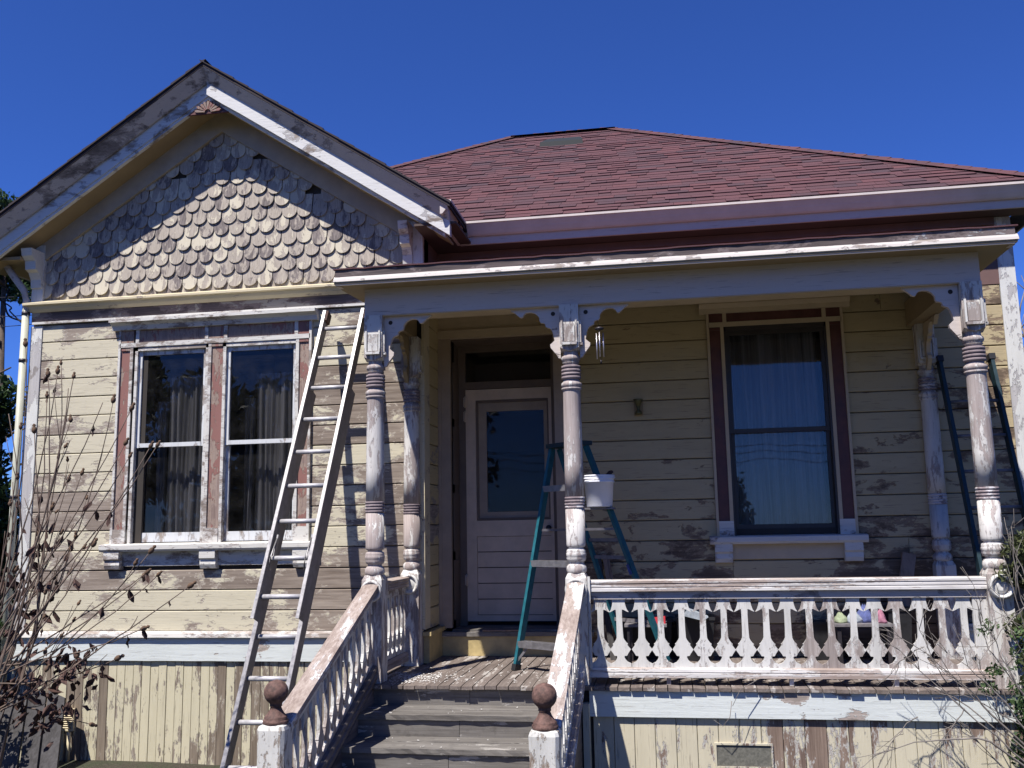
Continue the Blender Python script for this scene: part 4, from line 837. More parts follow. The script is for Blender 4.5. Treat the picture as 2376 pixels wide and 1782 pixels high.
# stair railings
NY = -2.755; SL = .412
for (X, lab, nz) in ((X1, 'left stair railing with sloping weathered handrail', 0), (X2, 'right stair railing with sloping weathered handrail', 1)):
    s = empty('stair_railing', (0, 0, 0), parent=H); s['label'] = lab
    ya = PY - .08; yb = NY + .06; z0 = .845; f_ = lambda yy: z0 + SL * (yy - ya)
    def sheared(prof, name, mat):            # profile (dx, dz) swept down the slope
        v = []; n_ = len(prof); N_ = 10; F = []
        for i in range(N_ + 1):
            yy = ya + (yb - ya) * i / N_; j = random.uniform(-.0015, .0015)
            v += [(X + p_[0] + j, yy, f_(yy) + p_[1] + j) for p_ in prof]
        for i in range(N_):
            for q_ in range(n_): F.append((i * n_ + q_, i * n_ + (q_ + 1) % n_, (i + 1) * n_ + (q_ + 1) % n_, (i + 1) * n_ + q_))
        F += [tuple(range(n_))[::-1], tuple(N_ * n_ + q_ for q_ in range(n_))]
        part(MB().add(v, F), name, mat, s)
    sheared([(-.062, .0), (-.064, -.015), (-.055, -.022), (-.058, -.035), (-.045, -.045), (-.048, -.06), (-.032, -.075), (.032, -.075), (.048, -.06), (.045, -.045), (.058, -.035), (.055, -.022), (.064, -.015), (.062, .0), (.03, .006), (-.03, .006)], 'handrail', 'rail_y')
    sheared([(-.02, -.075), (-.02, -.12), (.02, -.12), (.02, -.075)], 'under_rail', 'white_x')
    sheared([(-.05, -.60), (-.048, -.64), (-.055, -.655), (-.05, -.69), (.05, -.69), (.055, -.655), (.042, -.645), (.048, -.62), (.04, -.60)], 'lower_rail', 'dark_rail' if nz == 0 else 'rail_y')
    yy = ya - .06
    while yy > yb + .04:
        bal_y(X, yy, f_(yy) - .845, SL, s, sp=.1235); yy -= .1235
# newel posts
for (X, Y_, lab) in ((-.132, NY, 'left newel post with a round rusty brown ball finial'), (1.412, NY - .03, 'right newel post with a round rusty brown ball finial')):
    h = .079
    v = []
    rows_ = [(GZ - .05, h), (.02, h), (.145, h + .003), (.165, h - .004), (.172, h - .02)]; mb = MB(); F = []
    for (z, w) in rows_:
        c8 = w * .78
        v += [(X - c8, Y_ - w, z), (X + c8, Y_ - w, z), (X + w, Y_ - c8, z), (X + w, Y_ + c8, z), (X + c8, Y_ + w, z), (X - c8, Y_ + w, z), (X - w, Y_ + c8, z), (X - w, Y_ - c8, z)]
    for i in range(4):
        for q_ in range(8): F.append((i * 8 + q_, i * 8 + (q_ + 1) % 8, i * 8 + 8 + (q_ + 1) % 8, i * 8 + 8 + q_))
    F += [tuple(range(8))[::-1], tuple(32 + q_ for q_ in range(8))]
    nw = part(mb.add(v, F), 'newel_post', 'newel', H, lab)
    sph = [(.0685 * math.sin(t), .342 - .0685 * math.cos(t)) for t in [math.pi * q_ / 16 for q_ in range(16)] if .0685 * math.sin(t) > .027]
    part(MB().lathe(X, Y_, [(.066, .170), (.072, .175), (.072, .19), (.064, .196), (.066, .206), (.060, .212), (.046, .228), (.036, .246), (.030, .262), (.036, .266), (.034, .274)] + sph + [(.0685 * math.sin(math.pi * 15.6 / 16), .342 + .0685 * math.cos(.08))], 24), 'ball_finial', 'finial', nw)

# --- front steps
ST = part(MB().prism([(-1.02, -.09), (-1.02, FZ - .04), (-1.06, FZ - .04), (-2.72, GZ + .12), (-2.72, GZ - .05), (-1.02, GZ - .05)], 'x', X1 - .02, X1 + .02).prism([(-1.02, -.09), (-1.02, FZ - .04), (-1.06, FZ - .04), (-2.72, GZ + .12), (-2.72, GZ - .05), (-1.02, GZ - .05)], 'x', X2 - .02, X2 + .02), 'front_steps', 'dark_rail', H, 'weathered grey wooden front steps')
for kx in range(0, 6):
    ztop = FZ - .03 - .15 * kx if kx else FZ - .03
    yr = -1.07 - .33 * kx + (.02 if kx else .045)
    zb = FZ - .15 * (kx + 1) - .002
    if zb < GZ - .02: zb = GZ - .02
    part(MB().rough(X1 + .02, .62, yr, yr + .02, zb, FZ - .15 * kx - .032, 8, .002).rough(.623, X2 - .02, yr + .002, yr + .022, zb, FZ - .15 * kx - .032, 8, .002), 'riser', 'step', ST)
    if kx:
        zt = FZ - .15 * kx; yf = -1.07 - .33 * kx
        part(MB().rough(X1 + .015, X2 - .015, yf, yf + .20, zt - .034, zt, 26, .004), 'tread', 'step', ST)
        part(MB().rough(X1 + .015, X2 - .015, yf + .205, yf + .37, zt - .034, zt + .002, 26, .002), 'tread', 'step', ST)
part(MB().box(X2 + .03, X2 + .075, -1.12, -1.0, GZ, .0), 'step_post', 'skirt_right', ST)

# ============================================================ THINGS
def local(ob_parent, mb, name, mat): return mb.build(name, M[mat], ob_parent)
# --- aluminium extension ladder
L = empty('extension_ladder', (-1.04, -1.76, GZ), 'tall aluminium extension ladder leaning beside the double window', 'ladder')
T = Vector((-.8455, -.2403, 3.0195)); dr_ = Vector((-.0492, -.3766, -.925)).normalized(); wv = Vector((.354, 0, 0)); fw = Vector((0, -.925, .3766))   # rail direction, width, outward
TL = T - dr_ * .17
def rail(p0, p1, w, d, name, mat):
    mb = MB(); p0 = Vector(p0); p1 = Vector(p1); v = []
    for p_ in (p0, p1): v += [p_ + Vector((-w / 2, 0, 0)) + fw * d * .5, p_ + Vector((w / 2, 0, 0)) + fw * d * .5, p_ + Vector((w / 2, 0, 0)) - fw * d * .5, p_ + Vector((-w / 2, 0, 0)) - fw * d * .5]
    return local(L, mb.add(v, [(0, 1, 2, 3), (7, 6, 5, 4), (0, 4, 5, 1), (1, 5, 6, 2), (2, 6, 7, 3), (3, 7, 4, 0)]), name, mat)
e0 = 2.62                                            # length of the fly section below its top rung
gl_ = (T.z - GZ) / -dr_.z
for sx in (0, 1):
    o = wv * sx + Vector((.012, 0, 0))
    a_ = TL + o; b_ = T + dr_ * e0 + o
    rail(a_, b_, .006, .096, 'fly_rail', 'alu_side')
    fl = MB(); 
    for sgn in (1, -1):
        q0 = a_ + fw * .048 * sgn + Vector((-.012, 0, 0)); q1 = b_ + fw * .048 * sgn + Vector((-.012, 0, 0)); fl.beam(q0, q1, .026, .005, up=fw)
    local(L, fl, 'rail_flange', 'alu')
    ob = Vector((.010, 0, 0)) - fw * .094
    a2 = T + dr_ * .6 + wv * sx + ob; b2 = T + dr_ * gl_ + wv * sx + ob
    rail(a2, b2, .006, .096, 'base_rail', 'alu_side')
    fl = MB()
    for sgn in (1, -1):
        dx = Vector((-.014, 0, 0)); fl.beam(a2 + fw * .048 * sgn + dx, b2 + fw * .048 * sgn + dx, .03, .005, up=fw)
    local(L, fl, 'rail_flange', 'alu')
    local(L, MB().beam(TL + o - dr_ * .0, TL + o - dr_ * -.10, .045, .085, up=fw), 'end_cap', 'dead_leaf')
    local(L, MB().beam(b2, b2 + Vector((0, -.03, -.04)), .06, .09, up=fw), 'ladder_foot', 'black_plastic')
    # rung lock hooks
    hk = T + dr_ * .305 * 7 + wv * sx + Vector((.035 if sx == 0 else -.035, 0, 0)) + fw * .02
    local(L, MB().tube([hk - dr_ * .16 - fw * .01, hk - dr_ * .05 + fw * .015, hk + fw * .03, hk + dr_ * .07 + fw * .025, hk + dr_ * .10, hk + dr_ * .09 - fw * .02], .007, seg=6), 'rung_lock', 'alu')
    local(L, MB().beam(hk - dr_ * .19 - fw * .02, hk - dr_ * .01 - fw * .03, .012, .03, up=fw), 'lock_plate', 'alu')
for i in range(9): local(L, MB().tube([T + dr_ * .305 * i, T + dr_ * .305 * i + wv], .019, seg=12), 'rung', 'alu_rung')
i = 3
while .305 * i < gl_ - .1:
    q_ = T + dr_ * .305 * i; p_ = q_ - dr_ * (.036 + (q_.z - 1.23) * .011) - fw * .094; local(L, MB().tube([p_, p_ + wv], .019 if i > 8 else .014, seg=12), 'rung', 'alu_rung'); i += 1

# --- teal step ladder on the porch
SP = empty('stepladder', (1.45, -.27, FZ), 'open teal fibreglass stepladder standing by the front door', 'ladder')
FL, FR, RL_, RR = Vector((.855, -.351, FZ)), Vector((1.335, -.62, FZ)), Vector((1.72, .17, FZ)), Vector((2.07, -.12, FZ))
TLp, TRp = Vector((1.165, -.13, 1.90)), Vector((1.415, -.40, 1.90)); TLr, TRr = TLp + Vector((.055, .035, 0)), TRp + Vector((.055, .035, 0))
wd = (FR - FL).normalized(); fd = Vector((wd.y, -wd.x, 0)) * -1
for a_, b_, nm, w_ in ((FL, TLp, 'front_rail', .062), (FR, TRp, 'front_rail', .062), (RL_, TLr, 'rear_rail', .045), (RR, TRr, 'rear_rail', .058)):
    d_ = (b_ - a_).normalized(); local(SP, MB().beam(a_ + d_ * .03, b_, w_, .026, up=wd), nm, 'teal'); local(SP, MB().beam(a_, a_ + d_ * .05, w_ + .012, .04, up=wd), 'rubber_foot', 'black_plastic')
local(SP, MB().beam((TLp + TLr) / 2 - wd * .03 + Vector((0, 0, .02)), (TRp + TRr) / 2 + wd * .03 + Vector((0, 0, .02)), .15, .035), 'top_cap', 'teal_dark')
for k_, t in enumerate((.125, .48, .82)):
    a_, b_ = FL.lerp(TLp, t), FR.lerp(TRp, t); local(SP, MB().beam(a_, b_, .075, .012).beam(a_ - Vector((0, 0, .02)) - fd * .035, b_ - Vector((0, 0, .02)) - fd * .035, .006, .05), 'ladder_step', 'alu')
for t in (.20, .49, .57, .85): local(SP, MB().beam(RL_.lerp(TLr, t), RR.lerp(TRr, t), .012, .028), 'rear_brace', 'alu_side')
for (a_, b_) in ((FL.lerp(TLp, .13), FL.lerp(TLp, .02)), (FR.lerp(TRp, .13), FR.lerp(TRp, .02))):
    mid = (FL.lerp(TLp, .13) + FR.lerp(TRp, .13)) / 2; q_ = a_.lerp(mid, .45); local(SP, MB().beam(q_, b_ + Vector((0, 0, .03)), .006, .018), 'foot_brace', 'alu')
for (a_, b_) in ((FL.lerp(TLp, .62), RL_.lerp(TLr, .62)), (FR.lerp(TRp, .62), RR.lerp(TRr, .62))): local(SP, MB().beam(a_, b_, .006, .02), 'spreader', 'alu_side')
BK = Vector((1.566, -.34, 1.398))
local(SP, MB().beam(BK + Vector((-.12, .05, -.012)), BK + Vector((.12, .05, -.012)), .22, .014), 'pail_shelf', 'alu_side')
local(SP, MB().beam(RR.lerp(TRr, .70) + Vector((0, 0, 0)), BK + Vector((.02, .05, -.02)), .02, .02), 'shelf_arm', 'alu_side')
local(SP, MB().beam(RR.lerp(TRr, .415) - fd * .03 - Vector((.012, .016, 0)), RR.lerp(TRr, .46) - fd * .03 - Vector((.012, .016, 0)), .03, .008, up=wd), 'rail_sticker', 'cloth_blue')
# bucket on the shelf
B = empty('bucket', BK, 'white plastic paint bucket on the teal stepladder', 'bucket')
local(B, MB().lathe(BK.x, BK.y, [(.02, BK.z), (.100, BK.z), (.104, BK.z + .006), (.119, BK.z + .195), (.126, BK.z + .197), (.127, BK.z + .207), (.121, BK.z + .21), (.122, BK.z + .225), (.127, BK.z + .228), (.128, BK.z + .238), (.122, BK.z + .242), (.131, BK.z + .245), (.131, BK.z + .256), (.121, BK.z + .256), (.116, BK.z + .22), (.10, BK.z + .02), (.02, BK.z + .015)], 32), 'pail', 'plastic_white')
pts = [BK + Vector((-.133 * math.cos(t), -.10 * math.sin(t) - .03, .235 - .012 * math.sin(t))) for t in [math.pi * q / 10 for q in range(11)]]
local(B, MB().tube(pts, .0035, seg=6), 'bail_handle', 'plastic_white')
local(B, MB().tube([BK + Vector((.02, .0, .10)), BK + Vector((.085, .06, .285))], .008, .014, 6).beam(BK + Vector((.07, .05, .26)), BK + Vector((.10, .07, .29)), .05, .02), 'brush', 'dead_leaf')

# --- teal extension ladder leaning at the right end
TE = empty('extension_ladder', (4.7, -.45, GZ), 'dark teal fibreglass ladder leaning on the wall at the right end of the porch', 'ladder')
p0, p1 = Vector((4.53, -.46, GZ)), Vector((4.465, .42, 2.58)); wv2 = Vector((.415, 0, 0))
for sx in (0, 1): local(TE, MB().beam(p0 + wv2 * sx, p1 + wv2 * sx, .028, .085, up=(0, -1, .3)), 'side_rail', 'teal_dark'); local(TE, MB().beam(p0 + wv2 * sx, p0 + wv2 * sx + Vector((0, 0, .05)), .05, .10, up=(0, -1, 0)), 'ladder_foot', 'black_plastic'); local(TE, MB().beam(p1 + wv2 * sx, p1 + wv2 * sx + Vector((0, .01, .05)), .05, .10, up=(0, -1, 0)), 'end_cap', 'black_plastic')
for i in range(1, 11):
    q_ = p0.lerp(p1, i / 11.2); local(TE, MB().tube([q_, q_ + wv2], .015, seg=8), 'rung', 'alu_side')

# --- wind chime
WC = empty('wind_chime', (1.655, -1.0, 2.76), 'small wind chime with three thin tubes beside the middle column', 'wind chime')
local(WC, MB().lathe(1.655, -1.0, [(.004, 2.72), (.032, 2.722), (.034, 2.735), (.01, 2.745)], 14), 'chime_top', 'dark_metal')
local(WC, MB().tube([(1.64, -.985, 2.80), (1.655, -1.0, 2.745)], .002, seg=4), 'cord', 'dark_metal')
for i, (dx, z0, z1) in enumerate(((-.025, 2.50, 2.70), (.0, 2.51, 2.705), (.026, 2.515, 2.70))):
    dy = (.02, -.015, .02)[i]; local(WC, MB().tube([(1.655 + dx, -1.0 + dy, z0), (1.655 + dx, -1.0 + dy, z1)], .0048, seg=8), 'chime_tube', 'chime')
local(WC, MB().tube([(1.66, -1.0, 2.46), (1.658, -1.0, 2.73)], .0015, seg=4).tube([(1.66, -1.0, 2.46), (1.66, -1.0, 2.49)], .006, seg=8), 'clapper', 'dark_metal')

# --- things stored on the porch
for (x0, y0, x1, y1, z1, w, lab) in ((1.60, .26, 1.475, .49, .99, .05, 'dark narrow board leaning on the wall behind the stepladder, leftmost of three'), (1.67, .28, 1.53, .495, 1.0, .035, 'middle one of three thin boards leaning behind the stepladder'), (1.72, .29, 1.56, .50, .985, .025, 'thinnest of three boards leaning behind the stepladder')):
    q = MB().beam((x0, y0, FZ), (x1, y1, z1), w, .02, up=(0, -1, 0)).build('leaning_board', M['plank'] if w < .05 else M['old_ply']); props(q, lab, 'board', 'boards leaning behind the stepladder')
q = MB().beam((3.90, .28, FZ), (4.10, .47, .97), .11, .03, up=(0, -1, 0)).build('leaning_plank', M['plank']); props(q, 'brown plank leaning on the wall near the right end of the porch', 'plank')
def low_table(x0, x1, y0, y1, z, lab):
    t = empty('low_table', ((x0 + x1) / 2, (y0 + y1) / 2, FZ), lab, 'table'); local(t, MB().box(x0, x1, y0, y1, z - .02, z), 'table_top', 'alu_side')
    for a_ in (x0 + .02, x1 - .05):
        for b_ in (y0 + .02, y1 - .05): local(t, MB().box(a_, a_ + .03, b_, b_ + .03, FZ, z - .02), 'leg', 'dark_metal')
low_table(1.72, 2.06, -.15, .25, .452, 'low folding table with a red tool behind the left part of the railing')
low_table(3.36, 3.80, -.15, .28, .452, 'low folding table heaped with cloths behind the right part of the railing')
t = empty('tool_box', (1.98, .0, .452), 'small red plastic tool case on the low table behind the railing', 'toolbox'); local(t, MB().prism([(-.07, .452), (.07, .452), (.06, .50), (-.06, .50)], 'x', 1.90, 2.05), 'case', 'red_plastic'); local(t, MB().tube([(1.93, .0, .50), (1.95, .0, .53), (2.0, .0, .53), (2.02, .0, .50)], .006), 'handle', 'black_plastic')
q = MB().prism([(2.20, .50), (2.36, .46), (2.40, .49), (2.24, .56)], 'y', .05, .2).build('card_sheet', M['cloth_white']); props(q, 'pale crumpled sheet behind the fourth baluster from the left', 'paper')
for (x0, x1, y0, y1, z1, lab, mt) in ((1.62, 2.10, .28, .48, .43, 'black plastic storage bin behind the left table', 'black_plastic'), (2.14, 2.45, .22, .48, .45, 'dark bin right of the red tool case', 'black_plastic'), (3.22, 3.42, .30, .50, .40, 'narrow dark bin left of the cloth table', 'black_plastic'), (3.84, 4.02, .20, .46, .52, 'tall dark bin right of the cloth table', 'black_plastic')):
    t = empty('storage_bin', ((x0 + x1) / 2, (y0 + y1) / 2, FZ), lab, 'bin')
    v = [(x0 + .02, y0 + .02, FZ), (x1 - .02, y0 + .02, FZ), (x1 - .02, y1 - .02, FZ), (x0 + .02, y1 - .02, FZ), (x0, y0, z1), (x1, y0, z1), (x1, y1, z1), (x0, y1, z1)]
    local(t, MB().add(v, [(3, 2, 1, 0), (4, 5, 6, 7), (0, 1, 5, 4), (1, 2, 6, 5), (2, 3, 7, 6), (3, 0, 4, 7)]), 'tub', mt); local(t, MB().box(x0 - .01, x1 + .01, y0 - .01, y1 + .01, z1, z1 + .025), 'lid', mt)
def rag(cx, cy, cz, sx, sy, sz, mat, lab):
    mb = MB(); n = 14; v = []; f = []; ph = random.random() * 6
    for j in range(7):
        for i in range(n):
            a_ = 2 * math.pi * i / n; r_ = 1 - (j / 6.5) ** 2; h = j / 6; w = 1 + .22 * math.sin(3 * a_ + ph + h * 4) + random.uniform(-.1, .1)
            v.append((cx + sx * r_ * w * math.cos(a_), cy + sy * r_ * w * math.sin(a_), cz + sz * h * (1 + .2 * math.sin(5 * a_ + ph))))
    for j in range(6):
        for i in range(n): f.append((j * n + i, j * n + (i + 1) % n, (j + 1) * n + (i + 1) % n, (j + 1) * n + i))
    f += [tuple(range(n))[::-1], tuple(6 * n + i for i in range(n))]
    q = mb.add(v, f, .5, True).build('folded_cloth', M[mat]); props(q, lab, 'cloth', 'cloths heaped on the low table')
rag(3.43, .0, .452, .06, .07, .07, 'cloth_green', 'pale green cloth at the left of the heap on the low table'); rag(3.53, -.02, .452, .06, .08, .09, 'cloth_white', 'white cloth between the green and the blue cloth')
rag(3.62, .02, .452, .075, .08, .12, 'cloth_blue', 'blue cloth, tallest of the heap on the low table'); rag(3.73, -.03, .452, .05, .07, .09, 'cloth_pink', 'pink cloth at the right of the heap on the low table')
q = MB().rough(.42, .80, .495 - .02, .60, .332, .345, 8, .003).build('loose_board', M['plank']); props(q, 'short loose board lying on the step under the front door', 'board')
# paint chips scraped off on the porch floor and steps
mb = MB()
for i in range(620):
    u = random.random()
    if u < .8: x = random.gauss(.0, .16) + .12; y = random.gauss(-.75, .16); z = FZ + .003
    elif u < .93: x = random.uniform(.2, 1.3); y = random.uniform(-1.0, .3); z = FZ + .003
    else: kx = random.choice([1, 2, 3]); x = random.uniform(0, 1.35); y = -1.07 - .33 * kx + random.uniform(.02, .3); z = FZ - .15 * kx + .006
    if x < -.12 or y < -1.05 and z > .1 or y > .42: continue
    s_ = random.uniform(.004, .014); a_ = random.random() * 3; tl = random.uniform(-.3, .3)
    dx, dy = s_ * math.cos(a_), s_ * math.sin(a_); mb.add([(x - dx, y - dy, z), (x + dy * .6, y - dx * .6, z + abs(tl) * s_), (x + dx, y + dy, z + .003), (x - dy * .6, y + dx * .6, z)], [(0, 1, 2, 3)])
q = mb.build('paint_chips', M['debris'], kind='stuff'); props(q, 'scraped white paint chips scattered over the porch floor', 'debris', kind='stuff')

# --- old boards leaning at the lower left
for (x0, x1, xt, ztop, y, lab) in ((-3.62, -3.30, -3.86, -.12, -.46, 'widest grey weathered board leaning against the skirt at the lower left'), (-3.29, -3.13, -3.53, -.12, -.44, 'narrow grey board right beside the widest leaning board'), (-3.12, -2.96, -3.36, -.13, -.42, 'outermost dark board leaning at the lower left')):
    w_ = x1 - x0
    v = [(x0, y - .20, GZ - .02), (x1, y - .20, GZ - .02), (xt + w_, y + .22, ztop - .03), (xt, y + .22, ztop + .03)]; v += [(a_, b_ + .02, c_ - .008) for a_, b_, c_ in v]
    q = MB().add(v, [(0, 1, 2, 3), (7, 6, 5, 4), (0, 4, 5, 1), (1, 5, 6, 2), (2, 6, 7, 3), (3, 7, 4, 0)]).build('old_board', M['old_ply']); props(q, lab, 'board', 'old boards leaning at the lower left')
q = MB().tube([(-3.235, -.06, GZ), (-3.235, -.06, -.48)], .016, seg=8).build('garden_pipe', M['cream_band']); props(q, 'thin pale pipe rising to the vent in the wing skirt', 'pipe')

# --- power cables at the upper left
def cable(pts, lab, r=.006):
    P_ = [Vector(p) for p in pts]; out = []
    for i in range(len(P_) - 1):
        a_ = P_[max(i - 1, 0)]; b_ = P_[i]; c_ = P_[i + 1]; d_ = P_[min(i + 2, len(P_) - 1)]
        for q in range(6):
            t = q / 6; out.append(.5 * ((2 * b_) + (-a_ + c_) * t + (2 * a_ - 5 * b_ + 4 * c_ - d_) * t * t + (-a_ + 3 * b_ - 3 * c_ + d_) * t ** 3))
    out.append(P_[-1]); o = MB().tube(out, r, seg=6).build('power_cable', M['cable']); props(o, lab, 'cable', 'cables at the left corner of the house')
cable([(-3.93, -.04, 3.30), (-4.10, -.06, 3.36), (-4.16, -.06, 3.50), (-4.14, -.06, 3.60), (-4.24, -.1, 3.69), (-4.9, -1.0, 4.0), (-9, -6, 5.2)], 'thick looping black cable hanging from the left corner', .009)
cable([(-3.93, -.04, 3.25), (-4.08, -.08, 3.40), (-4.20, -.08, 3.52), (-4.8, -1.0, 3.9), (-9, -6, 5.0)], 'second black cable crossing behind the loop', .007)
cable([(-3.92, .1, 3.62), (-4.6, .3, 3.66), (-12, 3, 4.6)], 'straight thin wire, topmost at the left corner', .004)
cable([(-3.92, .1, 3.42), (-4.6, .3, 3.46), (-12, 3, 4.3)], 'straight thin wire in the middle at the left corner', .004)
cable([(-3.92, .1, 3.33), (-4.6, .3, 3.35), (-12, 3, 4.0)], 'straight thin wire, lowest at the left corner', .0035)

# --- bare shrub at the left
SH = empty('bare_shrub', (-2.9, -2.2, GZ), 'leafless shrub with dry seed heads in front of the wing', 'shrub')
STEMS = [[[-2.36, -1.93, 0.69], [-2.13, -1.88, 1.54], [-2.26, -1.83, 2.5]], [[-2.1, -2.38, 0.73], [-1.9, -2.33, 1.48], [-1.84, -2.28, 2.31]], [[-2.29, -2.3, 0.52], [-1.95, -2.25, 1.32], [-1.93, -2.2, 2.25]], [[-2.57, -1.89, 0.48], [-2.23, -1.84, 1.3], [-2.05, -1.79, 2.21]], [[-2.42, -2.17, 0.72], [-2.02, -2.12, 1.39], [-1.75, -2.07, 2.16]], [[-2.42, -1.83, 0.44], [-2.0, -1.78, 1.26], [-1.89, -1.73, 2.22]], [[-2.22, -2.4, 0.59], [-1.74, -2.35, 1.28], [-1.39, -2.3, 2.07]], [[-2.62, -1.94, 0.63], [-2.16, -1.89, 1.3], [-1.83, -1.84, 2.06]], [[-2.46, -2.13, 0.71], [-1.91, -2.08, 1.2], [-1.59, -2.03, 1.87]], [[-2.18, -2.35, 0.49], [-1.64, -2.3, 1.09], [-1.27, -2.25, 1.82]], [[-2.35, -2.01, 0.74], [-1.78, -1.96, 1.21], [-1.42, -1.91, 1.86]], [[-2.2, -2.36, 0.2], [-1.71, -2.31, 0.85], [-1.37, -2.26, 1.61]], [[-2.39, -2.29, 0.2], [-1.95, -2.24, 0.62], [-1.69, -2.19, 1.18]], [[-2.42, -2.28, 0.09], [-1.76, -2.23, 0.52], [-1.28, -2.18, 1.13]], [[-2.39, -2.23, 0.07], [-1.67, -2.18, 0.44], [-1.02, -2.13, 0.9]], [[-2.82, -1.84, 0.4], [-2.07, -1.79, 0.58], [-1.41, -1.74, 0.9]], [[-2.21, -2.35, 0.35], [-1.62, -2.3, 0.57], [-1.18, -2.25, 0.98]], [[-2.5, -2.2, 0.31], [-1.89, -2.15, 0.61], [-1.35, -2.1, 0.99]], [[-2.48, -2.01, 0.02], [-2.18, -1.96, 0.51], [-2.14, -1.91, 1.11]], [[-2.28, -2.35, 0.08], [-1.87, -2.3, 0.36], [-1.57, -2.25, 0.73]], [[-2.39, -2.25, 0.4], [-1.83, -2.2, 0.42], [-1.33, -2.15, 0.63]], [[-2.48, -2.18, 0.29], [-1.98, -2.13, 0.23], [-1.55, -2.08, 0.43]], [[-2.75, -1.8, 0.19], [-2.37, -1.75, 0.0], [-1.96, -1.7, -0.07]], [[-2.86, -1.85, 0.39], [-2.49, -1.8, 0.01], [-1.98, -1.75, -0.14]], [[-2.2, -2.04, 0.58], [-2.13, -1.99, 1.45], [-2.28, -1.94, 2.4]], [[-2.49, -2.05, 0.78], [-2.32, -2.0, 1.66], [-2.47, -1.95, 2.63]], [[-2.06, -2.22, 0.59], [-2.08, -2.17, 1.26], [-2.23, -2.12, 1.97]], [[-2.41, -2.28, 0.25], [-1.98, -2.23, 0.63], [-1.65, -2.18, 1.11]], [[-2.46, -2.13, 0.25], [-2.12, -2.08, 0.92], [-1.91, -2.03, 1.67]], [[-2.52, -2.29, 0.36], [-2.17, -2.24, 0.84], [-2.01, -2.19, 1.43]], [[-2.69, -1.94, 0.3], [-2.33, -1.89, 0.59], [-2.1, -1.84, 0.98]], [[-2.79, -1.87, 0.36], [-2.16, -1.82, 0.72], [-1.69, -1.77, 1.25]], [[-2.5, -1.82, 0.46], [-2.47, -1.77, 1.29], [-2.75, -1.72, 2.16]], [[-2.34, -2.38, 0.29], [-2.14, -2.33, 0.91], [-2.25, -2.28, 1.61]], [[-2.44, -2.06, 0.37], [-2.28, -2.01, 0.78], [-2.27, -1.96, 1.26]], [[-2.41, -2.12, 0.3], [-1.97, -2.07, 0.35], [-1.6, -2.02, 0.56]], [[-2.3, -2.27, 0.1], [-1.92, -2.22, 0.25], [-1.64, -2.17, 0.52]], [[-2.47, -2.16, 0.06], [-2.16, -2.11, 0.14], [-1.94, -2.06, 0.34]], [[-2.56, -2.02, 0.65], [-2.27, -1.97, 1.48], [-2.22, -1.92, 2.42]], [[-2.58, -1.94, 0.48], [-2.13, -1.89, 1.19], [-1.98, -1.84, 2.05]], [[-2.47, -1.99, 0.62], [-1.98, -1.94, 1.15], [-1.64, -1.89, 1.79]], [[-2.4, -2.17, 0.36], [-2.07, -2.12, 0.73], [-1.84, -2.07, 1.16]], [[-2.66, -2.03, 0.25], [-1.98, -1.98, 0.5], [-1.47, -1.93, 0.96]], [[-2.57, -2.17, 0.44], [-1.93, -2.12, 0.33], [-1.34, -2.07, 0.52]], [[-2.16, -2.3, 0.54], [-2.01, -2.25, 1.33], [-2.09, -2.2, 2.2]], [[-2.54, -1.93, 0.21], [-2.3, -1.88, 0.9], [-2.15, -1.83, 1.64]], [[-2.62, -1.98, 0.59], [-2.5, -1.93, 1.28], [-2.52, -1.88, 2.03]], [[-2.81, -1.94, 0.39], [-2.3, -1.89, 0.27], [-1.83, -1.84, 0.43]]]
def bez(a_, b_, c_, n=9): return [(1 - t) ** 2 * a_ + 2 * t * (1 - t) * b_ + t * t * c_ for t in [i / n for i in range(n + 1)]]
seedm = MB(); seedm.local = True
seedm.lathe(0, 0, [(.002, -.012), (.008, -.008), (.013, .004), (.011, .016), (.006, .022), (.009, .028), (.007, .034), (.002, .038)], 8); sm = seedm.mesh('seed_head', M['seed'])
lm = MB(); lv = [(0, 0, 0), (.014, .006, -.02), (.020, -.004, -.045), (.006, .010, -.07), (-.002, 0, -.085), (-.012, -.008, -.06), (-.018, .008, -.035), (-.010, .0, -.012)]; lm.add(lv, [(0, 1, 2, 3), (0, 3, 4, 5), (0, 5, 6, 7)]); lf_m = lm.mesh('dead_leaf', M['dead_leaf'])
def inst(me, name, parent, loc, rot, sc):
    o = bpy.data.objects.new(name, me); COL.objects.link(o); o.parent = parent; o.location = Vector(loc) - parent.location; o.rotation_euler = rot; o.scale = (sc, sc, sc); return o
rs = random.Random(5)
allp = []
